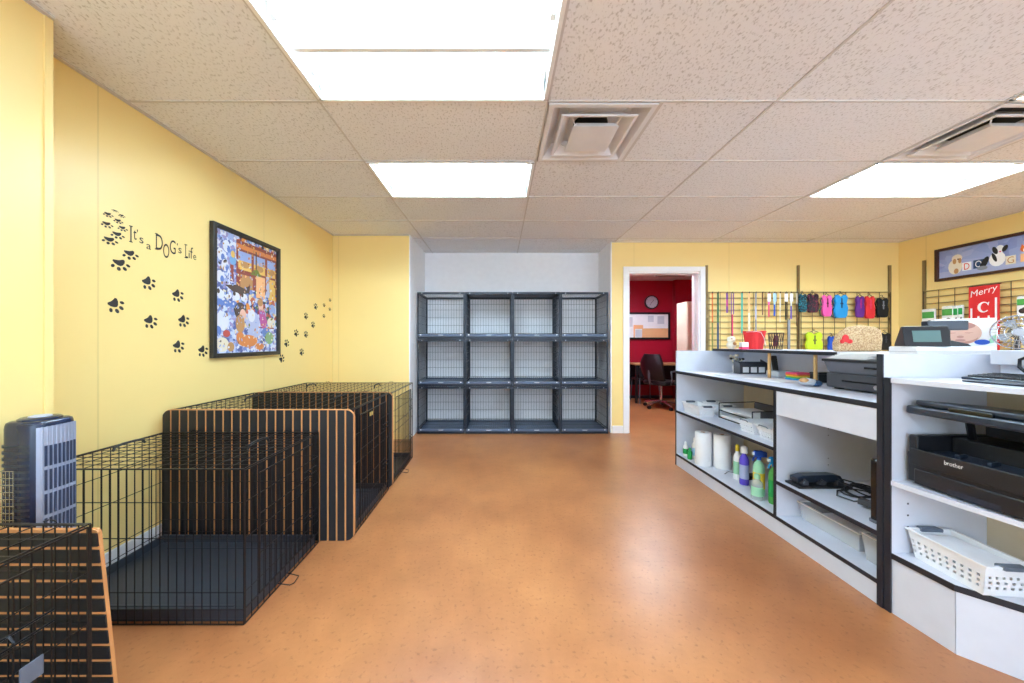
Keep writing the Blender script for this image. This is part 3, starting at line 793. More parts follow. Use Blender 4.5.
# corner unit
A = [(1.685, 1.514), (1.70, 1.297), (1.805, 1.188), (1.86, 1.0), (1.86, .62)]
Bq = [(1.685, 1.514), (1.705, 1.30), (1.735, 1.12), (1.80, .95), (1.86, .62)]
BKX = 2.10
t = thing('corner_shelf_unit', 'white corner shelf unit holding the black printer and a basket', 'shelf unit', (1.9, 1.1, 0))
def inset(pl, d): return [(x+d, y) for x, y in pl]
def slab(nm, pl, z, th, edge, y_top=1.494):
    pl2 = [(pl[0][0], y_top)] + pl[1:]
    s = part(nm, MB(t).prism(inset(pl2, .004) + [(BKX, .62), (BKX, y_top)], 2, z-th, z), 'melamine', t)
    if edge:
        m = MB(t)
        for (a, b) in zip(pl2[:-1], pl2[1:]): m.hexa([(a[0], a[1], z-th-.001), (b[0], b[1], z-th-.001), (b[0]+.004, b[1], z-th-.001), (a[0]+.004, a[1], z-th-.001), (a[0], a[1], z+.0005), (b[0], b[1], z+.0005), (b[0]+.004, b[1], z+.0005), (a[0]+.004, a[1], z+.0005)])
        part('edge_band', m, edge, s)
slab('unit_top', Bq, 1.010, .018, 'melamine'); slab('shelf', Bq, .569, .018, 'melamine'); slab('shelf', A, .258, .022, 'black_edge')
e = part('side_panel', MB(t).box(1.689, BKX+.04, 1.4945, 1.516, 0, 1.010), 'melamine', t); part('edge_band', MB(t).box(1.682, 1.689, 1.493, 1.517, 0, 1.012), 'black_edge', e)
part('back_panel', MB(t).box(BKX, BKX+.014, .62, 1.494, 0, .992), 'tan_back', t)
for (a, b) in ((0, 1), (1, 2), (2, 3), (3, 4)):
    p, q = A[a], A[b]; 
    if a == 0: p = (p[0], 1.494)
    g = .0015
    part('base_panel', MB(t).hexa([(p[0]+.006, p[1]-g, 0), (q[0]+.006, q[1]+g, 0), (q[0]+.024, q[1]+g, 0), (p[0]+.024, p[1]-g, 0), (p[0]+.006, p[1]-g, .235), (q[0]+.006, q[1]+g, .235), (q[0]+.024, q[1]+g, .235), (p[0]+.024, p[1]-g, .235)]), 'melamine', t)
part('end_panel', MB(t).box(1.87, BKX, .60, .619, 0, 1.010), 'melamine', t)
part('riser', MB(t).box(2.15, 2.165, .62, 1.488, 1.0105, 1.071), 'melamine', t)
part('upper_ledge', MB(t).box(2.105, 2.42, .62, 1.488, 1.071, 1.131), 'melamine', t, bevel=.003)
part('support_panel', MB(t).box(2.40, 2.42, .62, 1.488, 0, 1.0705), 'melamine', t)
m = MB(t)
for z in (.37, .42, .47): m.obox((1.76, 1.494, z), (.007, .001, .007))
part('peg_hole', m, 'dark_grey', t)

# printer
t = thing('printer', 'black laser printer with raised scanner lid on the corner unit shelf', 'printer', (1.92, 1.27, .5695))
px0, px1, py0, py1 = 1.737, 2.07, 1.065, 1.478
z0 = .570
m = MB(t).box(px0, px1, py0, py1, z0+.012, z0+.135).box(px0+.006, px1, py1-.03, py1, z0+.135, z0+.205).box(px0+.15, px1, py0, py1-.03, z0+.135, z0+.20).box(px0+.006, px0+.15, py0, py0+.05, z0+.135, z0+.185)
m.box(px0+.02, px1-.02, py0+.02, py1-.02, z0, z0+.012)
part('body', m, 'black_plastic', t, bevel=.006)
fp = part('front_cover', MB(t).box(px0-.006, px0, py0+.03, py1-.012, z0+.085, z0+.152), 'black_plastic', t, bevel=.004)
m = MB(t); write(m, 'brother', lambda u, v: (px0-.0068, 1.349-.055*u, .690+.016*v)); part('logo_lettering', m, 'white', fp)
pt = part('paper_tray', MB(t).box(px0-.008, px0, py0+.02, py1-.03, z0+.008, z0+.07), 'black_plastic', t, bevel=.004)
part('tray_grip', MB(t).box(px0-.0085, px0-.0075, py0+.13, py1-.14, z0+.008, z0+.03), 'black_plastic_blue', pt)
m = MB(t).box(px0+.012, px0+.148, py0+.052, py1-.032, z0+.128, z0+.140)
for k in range(3): m.obox((px0+.075, 1.18+.09*k, z0+.148), (.05, .012, .014), (0, 0, .2))
part('output_bed', m, 'black_plastic_blue', t, bevel=.002)
m = MB(t)
for y in (1.18, 1.26, 1.34): m.obox((px0+.02, y, z0+.143), (.008, .008, .006))
part('button', m, 'pale_grey', t)
m = MB(t).obox((1.897, 1.268, .868), (.33, .425, .035), (0, math.radians(5), 0)); ld = part('scanner_lid', m, 'black_plastic_blue', t, bevel=.008)
m = MB(t).obox((1.902, 1.268, .899), (.30, .39, .022), (0, math.radians(5), 0)); part('document_feeder', m, 'black_plastic_blue', ld, bevel=.006)
m = MB(t).obox((1.739, 1.28, .905), (.012, .12, .016), (0, math.radians(5), 0)); part('lid_grip', m, 'black_gloss', ld, bevel=.002)
m = MB(t).obox((2.04, 1.25, .81), (.07, .36, .06)); part('hinge', m, 'black_plastic', t)
m = MB(t).path([(1.93, 1.415, .77), (1.87, 1.38, .85)], .012, 6); part('lid_strut', m, 'black_plastic', t)

# perforated baskets
def basket(label, L, Wd, Hh, loc, rz, filled=False, wire_handles=False, group='white perforated plastic baskets'):
    """Long side along local y. Walls are strips round rows of slots."""
    t = thing('plastic_basket', label, 'basket', loc, rz, group)
    tp = .86
    def ring(m, w, l, z, w2, l2, z2, th=.003):
        for a, b in (((-1,-1),(1,-1)), ((1,-1),(1,1)), ((1,1),(-1,1)), ((-1,1),(-1,-1))):
            P = lambda c, ww, ll, zz, q: (c[0]*(ww/2-q), c[1]*(ll/2-q), zz)
            m.hexa([P(a,w,l,z,0), P(b,w,l,z,0), P(b,w,l,z,th), P(a,w,l,z,th), P(a,w2,l2,z2,0), P(b,w2,l2,z2,0), P(b,w2,l2,z2,th), P(a,w2,l2,z2,th)])
    def sz(z): k = tp + (1-tp)*z/Hh; return Wd*k, L*k
    m = MB(); a, b = sz(0); m.box(-a/2, a/2, -b/2, b/2, 0, .003)
    nr = 4; zz = [0, .2*Hh]
    lv = [.2 + .17*k for k in range(nr)]
    bands = [(0, .24)] + [(.24 + .17*k + .085, .24 + .17*(k+1)) for k in range(3)] + [(.24 + .17*3, 1.0)]
    bands = [(0, .22), (.31, .40), (.49, .58), (.67, 1.0)]
    for q0, q1 in bands:
        w0, l0 = sz(q0*Hh); w1, l1 = sz(q1*Hh); ring(m, w0, l0, q0*Hh, w1, l1, q1*Hh)
    for q0, q1 in ((.22, .31), (.40, .49), (.58, .67)):
        w0, l0 = sz(q0*Hh); w1, l1 = sz(q1*Hh)
        n = max(4, int(l0/.022)); 
        for k in range(n):
            y0, y1 = -l0/2 + l0*k/n, -l0/2 + l0*(k+.55)/n
            for s in (-1, 1): m.box(s*w0/2, s*(w0/2-.003), y0, y1, q0*Hh-.0005, q1*Hh+.0005)
        n = max(4, int(w0/.022))
        for k in range(n):
            x0, x1 = -w0/2 + w0*k/n, -w0/2 + w0*(k+.55)/n
            for s in (-1, 1): m.box(x0, x1, s*l0/2, s*(l0/2-.003), q0*Hh-.0005, q1*Hh+.0005)
    part('tub', m, 'white_plastic', t)
    w1, l1 = sz(Hh); m = MB(); ring(m, w1+.014, l1+.014, Hh-.004, w1+.014, l1+.014, Hh+.004, .012); part('rim', m, 'white_plastic', t, bevel=.002)
    for s in (-1, 1):
        if wire_handles: part('handle', MB().path([(-.04, s*(l1/2+.006), Hh+.004), (-.03, s*(l1/2+.012), Hh+.012), (.03, s*(l1/2+.012), Hh+.012), (.04, s*(l1/2+.006), Hh+.004)], .003, 5), 'grey_handle', t)
        else: part('handle', MB().prism([(-.042, s*(l1/2-.014)), (.042, s*(l1/2-.014)), (.036, s*(l1/2+.014)), (-.036, s*(l1/2+.014))], 2, Hh-.006, Hh+.009), 'grey_handle', t, bevel=.003)
    if filled: part('lining', MB().box(-w1/2+.016, w1/2-.016, -l1/2+.024, l1/2-.024, Hh-.02, Hh-.012), 'white_plastic', t)
    return t
basket('large white perforated basket with grey handles below the printer', .255, .165, .112, (1.815, 1.347, .2585), math.radians(-5), True)
basket('white perforated basket by the far counter end, on the outer half of the shelf', .27, .14, .09, (1.785, 3.11, .5205), 0)
basket('white perforated basket by the far counter end, on the inner half of the shelf', .24, .14, .09, (1.985, 3.14, .5205), 0)
basket('white perforated basket next to the black letter tray on the counter shelf', .27, .145, .08, (1.885, 2.472, .5205), PI/2, False, True)
basket('white perforated basket against the divider on the counter upper shelf', .27, .145, .08, (1.885, 2.292, .5205), PI/2, False, True)

# black letter tray with papers
t = thing('letter_tray', 'two tier black mesh letter tray holding papers on the counter shelf', 'letter tray', (2.04, 2.78, .5205))
m = MB(t)
for z in (.5252, .585):
    m.path([(1.885, 2.975, z), (2.19, 2.975, z), (2.19, 2.585, z), (1.885, 2.585, z)], .004, 5, True)
    for k in range(9): m.rod((1.885+.034*k, 2.975, z), (1.885+.034*k, 2.585, z), .0014, 4)
for x in (1.885, 2.19):
    for y in (2.975, 2.585): m.rod((x, y, .5212), (x, y, .645), .004, 5)
m.path([(1.885, 2.975, .645), (2.19, 2.975, .655), (2.19, 2.585, .655), (1.885, 2.585, .645)], .004, 5)
part('wire_frame', m, 'black_plastic', t)
part('mesh_side', MB(t).box(2.186, 2.189, 2.59, 2.97, .59, .652).box(1.95, 2.186, 2.588, 2.591, .59, .65), 'mid_grey', t)
top('paper_stack', 'white papers lying on the lower tier of the letter tray', 'paper', MB((2.03, 2.78, .528)).box(1.895, 2.18, 2.60, 2.965, .529, .545).obox((2.03, 2.78, .548), (.27, .35, .003), (0, 0, .06)), 'paper')
top('paper_stack', 'white papers lying on the upper tier of the letter tray', 'paper', MB((2.03, 2.78, .59)).box(1.895, 2.18, 2.60, 2.965, .590, .600).obox((2.02, 2.78, .604), (.27, .35, .003), (0, 0, -.07)), 'paper')

# bottles and rolls on the bottom shelf
z = BZ + .0005
def bottle(label, x, y, r, h, body, cap, lab=None, kind='flip', clear=None):
    t = thing('bottle', label, 'bottle', (x, y, z), random.uniform(-.4, .4), 'bottles on the counter bottom shelf')
    part('body', MB().lathe([(r*.92, 0), (r, .008), (r, h*.62), (r*.86, h*.70), (r*.42, h*.78), (r*.36, h*.82)], (0, 0, 0), 16), body, t, smooth=True)
    if lab: part('label_band', MB().lathe([(r*1.012, h*.16), (r*1.012, h*.52)], (0, 0, 0), 16, cap=False), lab, t, smooth=True)
    if kind == 'spray':
        s = part('trigger_head', MB().lathe([(r*.42, h*.80), (r*.42, h*.86), (r*.3, h*.88)], (0, 0, 0), 12).box(-.03, .045, -.012, .012, h*.87, h*.99).prism([(-.03, h*.99), (.03, h*.99), (.02, h*1.01), (-.025, h*1.01)], 1, -.010, .010), cap, t, bevel=.002)
        part('trigger', MB().path([(-.018, 0, h*.88), (-.034, 0, h*.83), (-.036, 0, h*.77)], .005, 5), cap, s)
        part('nozzle', MB().box(-.04, -.029, -.008, .008, h*.91, h*.97), 'white', s)
    else:
        part('cap', MB().lathe([(r*.40, h*.81), (r*.55 if kind == 'flip' else r*.8, h*.82), (r*.5 if kind == 'flip' else r*.74, h*.97), (r*.3, h)], (0, 0, 0), 14), cap, t, smooth=True)
    return t
bottle('small white bottle with green base at the far end of the bottom shelf', 1.735, 3.23, .022, .13, 'white', 'white', 'green')
bottle('small white bottle with blue label beside the paper towel roll', 1.775, 3.15, .024, .19, 'white', 'white', 'light_blue')
bottle('green bottle standing low beside the small blue labelled bottle', 1.722, 3.135, .02, .10, 'green', 'green')
bottle('white bottle with yellow cap and green label beside the purple bottle', 1.84, 2.68, .026, .265, 'white', 'yellow', 'mint')
bottle('purple bottle with white top in the middle of the bottom shelf', 1.82, 2.578, .030, .285, 'violet', 'white', 'lav', 'tall')
bottle('clear yellowish spray bottle with blue trigger beside the purple bottle', 1.80, 2.405, .034, .30, 'mint', 'royal', 'yellow', 'spray')
bottle('green spray bottle with blue trigger beside the counter divider', 1.80, 2.27, .032, .30, 'leaf', 'blue', 'green', 'spray')
bottle('pale clear bottle standing in front of the two spray bottles', 1.735, 2.335, .034, .17, 'clear', 'mint', 'mint')
def roll(label, x, y):
    t = thing('paper_towel_roll', label, 'paper towel', (x, y, z), 0, 'paper towel rolls on the bottom shelf')
    part('paper', MB().lathe([(.02, 0), (.060, 0), (.062, .003), (.062, .277), (.060, .28), (.02, .28), (.02, 0)], (0, 0, 0), 26, cap=False), 'paper', t, smooth=True)
    part('core', MB().lathe([(.0195, .001), (.0195, .279), (.018, .279), (.018, .001), (.0195, .001)], (0, 0, 0), 16, cap=False), 'tan', t, smooth=True)
roll('white paper towel roll standing beside the small bottles', 1.76, 2.995)
roll('second white paper towel roll, further from the small bottles', 1.875, 2.92)
top('charger', 'small black charger box lying behind the yellow capped bottle', 'charger', MB((1.95, 2.68, z)).box(1.90, 2.0, 2.65, 2.72, z, z+.03).path([(1.95, 2.72, z+.015), (1.93, 2.78, z+.004), (1.86, 2.82, z+.004), (1.80, 2.77, z+.004)], .003, 5), 'black_plastic', bevel=.004)

# right bay: hole punch, cables, tablet, bins
z = .3255
t = thing('hole_punch', 'black three hole punch on the counter shelf beside the cables', 'hole punch', (1.87, 2.03, z), 0)
part('base', MB(t).box(1.715, 2.025, 1.985, 2.085, z, z+.014), 'black_plastic', t, bevel=.004)
m = MB(t).prism([(1.735, z+.022), (1.735, z+.05), (1.78, z+.062), (1.86, z+.064), (1.95, z+.066), (1.99, z+.060), (2.012, z+.03), (2.012, z+.022)], 1, 2.02, 2.075)
part('lever', m, 'black_plastic_blue', t, bevel=.005)
m = MB(t)
for x in (1.77, 1.87, 1.97): m.box(x-.016, x+.016, 2.0, 2.03, z+.014, z+.036).path([(x, 2.012, z+.014), (x, 2.012, z+.046)], .005, 6)
part('punch_head', m, 'dark_grey', t)
t = thing('cable_bundle', 'tangle of black power cables with a plug on the counter shelf', 'cable', (1.98, 1.88, z))
pts = []
for k in range(70):
    a = k*.42; r = .04 + .035*math.sin(k*.31)
    pts.append((1.97 + (r+.03)*math.cos(a) + .03*math.sin(k*.11), 1.89 + r*1.1*math.sin(a) + .02*math.cos(k*.17), z+.007 + .06*abs(math.sin(k*.23))*(.5+.5*math.sin(k*.05+1))))
part('cord', MB(t).path(pts, .0042, 6), 'black_plastic', t, smooth=True)
part('loose_cord', MB(t).path([(1.97, 1.96, z+.006), (1.90, 1.95, z+.006), (1.84, 1.89, z+.006), (1.86, 1.82, z+.006), (1.92, 1.77, z+.03), (1.99, 1.72, z+.06), (2.07, 1.68, z+.07)], .0042, 6), 'black_plastic', t, smooth=True)
part('plug', MB(t).obox((1.86, 1.76, z+.026), (.045, .05, .03), (.1, .1, .5)).path([(1.875, 1.785, z+.028), (1.905, 1.81, z+.015)], .006, 6), 'dark_grey', t, bevel=.004)
t = thing('tablet', 'thin black tablet propped upright against the counter end panel', 'tablet', (1.84, 1.59, z))
part('case', MB(t).prism(rrect(.19, .30, .012, 4, 1.833, z+.15), 1, 1.60, 1.625), 'black_gloss', t, bevel=.003)
part('foot', MB(t).box(1.737, 1.93, 1.595, 1.632, z, z+.018), 'mid_grey', t, bevel=.004)
z = BZ + .0005
def bin_(label, x0, x1, y0, y1, h):
    cx, cy = (x0+x1)/2, (y0+y1)/2
    t = thing('storage_bin', label, 'storage bin', (cx, cy, z), 0, 'clear storage bins on the bottom shelf')
    m = MB(t); a = .012
    m.box(x0+a, x1-a, y0+a, y1-a, z, z+.003)
    def wall(p, q, p2, q2, n):
        n = Vector(n)*.003; p, q, p2, q2 = map(Vector, (p, q, p2, q2)); m.hexa([p, q, q+n, p+n, p2, q2, q2+n, p2+n])
    c = [(x0+a, y0+a), (x1-a, y0+a), (x1-a, y1-a), (x0+a, y1-a)]; d = [(x0, y0), (x1, y0), (x1, y1), (x0, y1)]; nn = [(0,1,0),(-1,0,0),(0,-1,0),(1,0,0)]
    for k in range(4):
        l = (k+1) % 4; wall(c[k]+(z,), c[l]+(z,), d[k]+(z+h,), d[l]+(z+h,), nn[k])
    part('tub', m, 'clear', t)
    m = MB(t)
    m.box(x0-.006, x1+.006, y0-.006, y0+.003, z+h, z+h+.006).box(x0-.006, x1+.006, y1-.003, y1+.006, z+h, z+h+.006).box(x0-.006, x0+.003, y0, y1, z+h, z+h+.006).box(x1-.003, x1+.006, y0, y1, z+h, z+h+.006)
    part('rim', m, 'white_plastic', t)
    return t
bin_('clear storage bin against the counter end panel, on the bottom shelf', 1.77, 2.16, 1.555, 1.695, .125)
bin_('wide clear storage bin of papers in the middle of the bottom shelf', 1.80, 2.16, 1.735, 2.085, .095)
top('paper_stack', 'white papers inside the wide clear storage bin', 'paper', MB((1.98, 1.91, z+.005)).obox((1.98, 1.91, z+.02), (.28, .27, .03), (0, 0, .05)).obox((1.97, 1.91, z+.045), (.27, .25, .012), (.03, -.06, -.08)), 'paper')
top('folder', 'grey green folder lying in the clear bin against the end panel', 'folder', MB((1.97, 1.625, z+.005)).obox((1.97, 1.625, z+.03), (.33, .10, .05)), 'grey_handle')

# ------------------------------------------------------------------ on the counter top
z = CT + .0008
t = thing('register', 'black two part cash register at the near end of the counter', 'cash register', (2.12, 1.83, z))
m = MB(t).box(1.945, 2.300, 1.60, 2.062, z+.008, z+.095); part('drawer_case', m, 'dark_grey', t, bevel=.006)
m = MB(t).box(1.936, 1.945, 1.61, 2.052, z+.012, z+.090); dr = part('drawer_front', m, 'dark_grey', t, bevel=.003)
part('slot', MB(t).box(1.9345, 1.937, 1.74, 1.96, z+.048, z+.056), 'black_gloss', dr)
m = MB(t); m.path([(1.936, 1.775, z+.036), (1.927, 1.775, z+.036)], .012, 14); part('lock', m, 'chrome', dr)
m = MB(t).hexa([(1.95, 1.605, z+.096), (2.30, 1.605, z+.096), (2.30, 2.055, z+.096), (1.95, 2.055, z+.096), (1.925, 1.595, z+.172), (2.305, 1.595, z+.172), (2.305, 2.068, z+.172), (1.925, 2.068, z+.172)])
hd = part('upper_case', m, 'mid_grey', t, bevel=.004)
part('top_rim', MB(t).box(1.922, 2.308, 1.592, 2.071, z+.158, z+.1725), 'black_plastic', hd, bevel=.003)
part('brand_plate', MB(t).obox((1.9305, 1.80, z+.132), (.004, .07, .010), (0, 0, 0)), 'black_gloss', hd)
part('foot', MB(t).box(1.96, 1.99, 1.63, 1.66, z, z+.008).box(1.96, 1.99, 2.0, 2.03, z, z+.008).box(2.26, 2.29, 1.63, 1.66, z, z+.008).box(2.26, 2.29, 2.0, 2.03, z, z+.008), 'black_plastic', t)
zr = z + .1735
def sheet(mb, c, size, rz, tx=0, ty=0, th=.0012): mb.obox(c, (size[0], size[1], th), (tx, ty, rz))
m = MB((2.1, 1.9, zr))
for k in range(6): m.obox((2.10+.010*k, 1.955-.006*k, zr+.0065+.006*k), (.30, .22, .004), (0, math.radians(-1.2), .1*math.sin(k*2.1)))
top('paper_stack', 'loose pile of white papers on top of the cash register', 'paper', m, 'paper')
t = thing('label_printer', 'white flat base unit on the register beneath the small screen', 'printer', (2.1, 1.665, zr))
part('body', MB(t).box(1.945, 2.305, 1.612, 1.735, zr+.0, zr+.076), 'white_plastic', t, bevel=.006)
part('seam', MB(t).box(1.9445, 2.3055, 1.6115, 1.7355, zr+.05, zr+.0525), 'pale_grey', t)
zt = zr + .0765
t = thing('till_display', 'small tilted till screen in a black housing on the white base unit', 'screen', (2.035, 1.672, zt), math.radians(-30))
part('housing', MB().prism([(-.055, 0), (.055, 0), (.045, .02), (-.012, .096), (-.03, .096)], 0, -.075, .075), 'black_plastic', t, bevel=.004)
def tl(u, v, d):  # on the sloping front
    a = Vector((-.055, 0)); b = Vector((-.03, .096)); p = a + (b-a)*v; return (u, p.x - d, p.y)
m = MB(); m.hexa([tl(-.045, .22, .0), tl(.045, .22, .0), tl(.045, .22, -.003), tl(-.045, .22, -.003), tl(-.045, .78, .0015), tl(.045, .78, .0015), tl(.045, .78, -.003), tl(-.045, .78, -.003)])
m.v = [(x, y-.0012, z_) for x, y, z_ in m.v]
part('screen', m, 'lcd', t)
t = thing('customer_display', 'black bar display on a post behind the small till screen', 'display', (2.19, 1.70, zt), math.radians(-14))
part('foot', MB().prism([(-.045, 0), (.075, 0), (.06, .012), (.0, .028), (-.035, .012)], 1, -.03, .03), 'black_plastic', t, bevel=.003)
part('post', MB().box(-.028, .008, -.012, .014, .015, .08), 'black_plastic', t, bevel=.003)
part('bar', MB().box(-.085, .07, -.02, .02, .078, .124), 'black_plastic_blue', t, bevel=.005)

# things on the ledge
z = 1.1058
t = thing('bucket', 'red plastic bucket with white handle on the counter ledge', 'bucket', (2.205, 3.0, z))
part('pail', MB().lathe([(.0, 0), (.060, 0), (.082, .150), (.086, .150), (.086, .156), (.079, .156), (.057, .004), (0, .004)], (0, 0, 0), 26, cap=False), 'red', t, smooth=True)
part('handle', MB().path([(-.083, -.02, .148), (-.045, -.080, .150), (-.01, -.088, .145), (.02, -.083, .10), (.045, -.068, .05), (.066, -.045, .03), (.078, -.01, .07), (.083, .0, .148)], .0018, 5), 'white', t, smooth=True)
t = thing('pen_cup', 'black wire mesh pen cup beside the red bucket', 'pen cup', (2.272, 2.85, z))
m = MB()
for k in range(18):
    a = 2*PI*k/18; m.rod((.042*math.cos(a), .042*math.sin(a), 0), (.052*math.cos(a+.35), .052*math.sin(a+.35), .135), .0013, 4); m.rod((.042*math.cos(a), .042*math.sin(a), 0), (.052*math.cos(a-.35), .052*math.sin(a-.35), .135), .0013, 4)
for r_, z_ in ((.042, .002), (.047, .068), (.052, .135)): m.path([(r_*math.cos(2*PI*k/18), r_*math.sin(2*PI*k/18), z_) for k in range(18)], .003, 5, True)
part('mesh_cup', m, 'black_plastic', t); part('bottom', MB().lathe([(.041, 0), (.041, .003)], (0, 0, 0), 18), 'black_plastic', t)
m = MB().prism(oval(0, .09, .033, .08, 12), 1, -.006, .006)
top('comb', 'dark purple brush standing in the wire mesh pen cup', 'brush', MB((2.272, 2.85, z+.004)).path([(2.26, 2.85, z+.006), (2.283, 2.852, z+.13)], .005, 6).obox((2.274, 2.852, z+.07), (.03, .014, .09), (0, .1, 0)), 'maroon', bevel=.002)
t = thing('treat_jar', 'cream ceramic dog figurine on the ledge beside the red bucket', 'figurine', (2.06, 3.08, z))
part('figure', MB().ell((0, 0, .035), (.04, .03, .035)).ell((0, -.005, .085), (.028, .026, .03)).ell((-.026, 0, .085), (.010, .012, .022)).ell((.026, 0, .085), (.010, .012, .022)).ell((0, -.03, .08), (.012, .014, .01)), 'cream_white', t, smooth=True)
part('spot', MB().ell((.012, -.022, .045), (.018, .012, .016)).ell((-.012, -.026, .092), (.006, .005, .006)), 'tan', t, smooth=True)
top('card_box', 'small white and magenta box on the ledge against the red bucket', 'box', MB((2.075, 2.94, z)).mat(0).box(2.045, 2.10, 2.92, 2.96, z+.02, z+.06).mat(1).box(2.045, 2.10, 2.92, 2.96, z, z+.02), ['white', 'rose'], bevel=.002)
# speckled cloth bag leaning at the ledge
t = thing('cloth_bag', 'speckled tan cloth bag with a red bow on the counter ledge', 'bag', (2.30, 2.235, z), math.radians(-8))
m = MB(); pts = [(-.125, .0), (.13, .0), (.137, .08), (.13, .135), (.095, .158), (.02, .168), (-.04, .160), (-.085, .135), (-.115, .10), (-.13, .05)]
m.prism(pts, 1, -.022, .022); part('body', m, 'jute', t, bevel=.014, seg=3)
part('bow', MB().ell((-.08, -.024, .085), (.02, .008, .024)).ell((-.055, -.024, .065), (.016, .008, .014)).ell((-.098, -.024, .065), (.013, .008, .014)).ell((-.07, -.026, .07), (.012, .008, .012)), 'red', t, smooth=True)
# picture box and desk fan
t = thing('photo_box', 'white product box with a sleeping baby face and blue oval behind the display', 'box', (2.48, 1.86, z), math.radians(-38))
bx = part('carton', MB().box(-.1, .1, -.035, .035, 0, .185), 'white', t, bevel=.002)
m = MB(); d = -.0352
def bface(mi, pts, k): m.mat(mi).prism(pts, 1, d-.0002*k-.0002, d-.0002*k)
bface(0, oval(-.015, .108, .07, .062, 24), 1)
bface(1, oval(-.015, .085, .058, .036, 20), 2); bface(0, oval(-.015, .098, .062, .036, 20), 3)
bface(1, [(-.06, .112), (-.045, .106), (-.03, .108), (-.03, .111), (-.045, .110)], 4); bface(1, [(.0, .108), (.015, .106), (.03, .112), (.015, .110), (.0, .111)], 4)
bface(1, oval(-.015, .088, .012, .007), 4); bface(2, oval(-.015, .070, .018, .006), 4); bface(2, oval(-.015, .146, .05, .018), 2)
bface(3, oval(.055, .060, .025, .014), 9); bface(5, [(.07, .05), (.099, .06), (.099, .10), (.085, .09)], 4); bface(5, [(-.099, .0), (-.06, .0), (-.099, .06)], 4)
part('printed_front', m, ['skin', 'skin_dark', 'skin_shade', 'royal', 'white', 'mint'], bx)
t = thing('desk_fan', 'small chrome desk fan with a round cage on the white ledge', 'fan', (2.46, 1.645, z))
d = Vector((-.80, -.60, 0)); side = Vector((.60, -.80, 0)); upv = Vector((0, 0, 1)); cc = Vector((2.443, 1.632, z+.107))
def fp(r, a, k): return cc + (side*math.cos(a) + upv*math.sin(a))*r + d*k
m = MB(t)
for r, k in ((.078, 0), (.077, .018), (.06, .032), (.04, .036), (.02, .038)): m.path([fp(r, 2*PI*i/28, k) for i in range(28)], .0016 if r < .07 else .0028, 4, True)
for i in range(28):
    a = 2*PI*i/28; m.path([fp(.018, a, .038), fp(.05, a, .036), fp(.078, a, .016), fp(.078, a, -.016), fp(.04, a, -.034)], .0011, 4)
m.path([fp(.04, 2*PI*i/28, -.034) for i in range(28)], .0016, 4, True)
part('cage', m, 'chrome', t)
m = MB(t)
for b in range(4):
    a0 = b*PI/2; P = []
    for a, r in ((0, .015), (.15, .055), (.5, .066), (.85, .055), (.7, .015)): P.append(fp(r, a0+a, .012 - .02*a))
    n = Vector(d)*.0015; m.add(P + [p - n for p in P], [(0,1,2,3,4), (9,8,7,6,5), (0,5,6,1), (1,6,7,2), (2,7,8,3), (3,8,9,4), (4,9,5,0)])
part('blade', m, 'pale_grey', t); part('hub', MB(t).path([cc - d*.045, cc + d*.04], .017, 14), 'pale_grey', t, smooth=True)
part('motor', MB(t).path([cc - d*.085, cc - d*.04], .028, 14), 'dark_grey', t, smooth=True)
part('stand', MB(t).path([cc - d*.06, cc - d*.065 - upv*.06, cc - d*.06 - upv*.098], .009, 8).lathe([(.05, 0), (.048, .01), (.012, .016)], tuple((cc - d*.06 - upv*.1065)), 20), 'dark_grey', t, smooth=True)

# flat things on the counter top
z = CT + .0008
t = thing('flower_pot', 'dried cream flowers in a small white pot at the far counter end', 'flowers', (2.13, 3.11, z))
part('pot', MB().lathe([(.028, 0), (.036, .06), (.038, .06), (.034, .058)], (0, 0, 0), 18), 'white', t, smooth=True)
m = MB().mat(0)
hd = [(random.uniform(-.05, .05), random.uniform(-.03, .03), random.uniform(.10, .155)) for _ in range(13)]
for x, y, q in hd: m.path([(x*.2, y*.2, .05), (x*.7, y*.7, q*.7), (x, y, q)], .0014, 4)
st = part('stem', m, 'olive', t)
m = MB()
for k, (x, y, q) in enumerate(hd): m.mat(0 if k % 4 else 1).ell((x, y, q), (.013, .013, .011), 8, 5)
part('blossom', m, ['cream', 'dkbrown'], t, smooth=True)
t = thing('desk_organizer', 'black desk file sorter with three white label cards', 'organizer', (2.17, 2.975, z))
part('case', MB(t).box(2.055, 2.285, 2.955, 2.962, z, z+.085).box(2.055, 2.285, 3.03, 3.037, z, z+.10).prism([(2.955, z), (3.037, z), (3.037, z+.12), (2.955, z+.09)], 0, 2.05, 2.056).prism([(2.955, z), (3.037, z), (3.037, z+.12), (2.955, z+.09)], 0, 2.284, 2.29).box(2.055, 2.285, 2.955, 3.037, z, z+.005).box(2.055, 2.285, 2.99, 2.995, z, z+.095), 'dark_grey', t, bevel=.001)
for k in range(3): part('label_card', MB(t).box(2.075+.068*k, 2.125+.068*k, 2.9535, 2.955, z+.012, z+.058), 'paper', t)
t = thing('desk_phone', 'upright black cordless phone on its cradle beside the file sorter', 'phone', (2.272, 2.86, z), math.radians(10))
part('handset', MB().obox((0, 0, .085), (.04, .026, .15), (-.15, 0, 0)), 'black_plastic', t, bevel=.008); part('cradle', MB().box(-.035, .035, -.035, .035, 0, .03), 'royal', t, bevel=.008)
t = thing('clear_tray', 'clear plastic desk box with blue odds and ends on the counter', 'box', (2.22, 2.72, z))
part('tub', MB(t).box(2.14, 2.30, 2.66, 2.663, z, z+.045).box(2.14, 2.30, 2.777, 2.78, z, z+.045).box(2.14, 2.143, 2.663, 2.777, z, z+.045).box(2.297, 2.30, 2.663, 2.777, z, z+.045).box(2.143, 2.297, 2.663, 2.777, z, z+.003), 'clear', t)
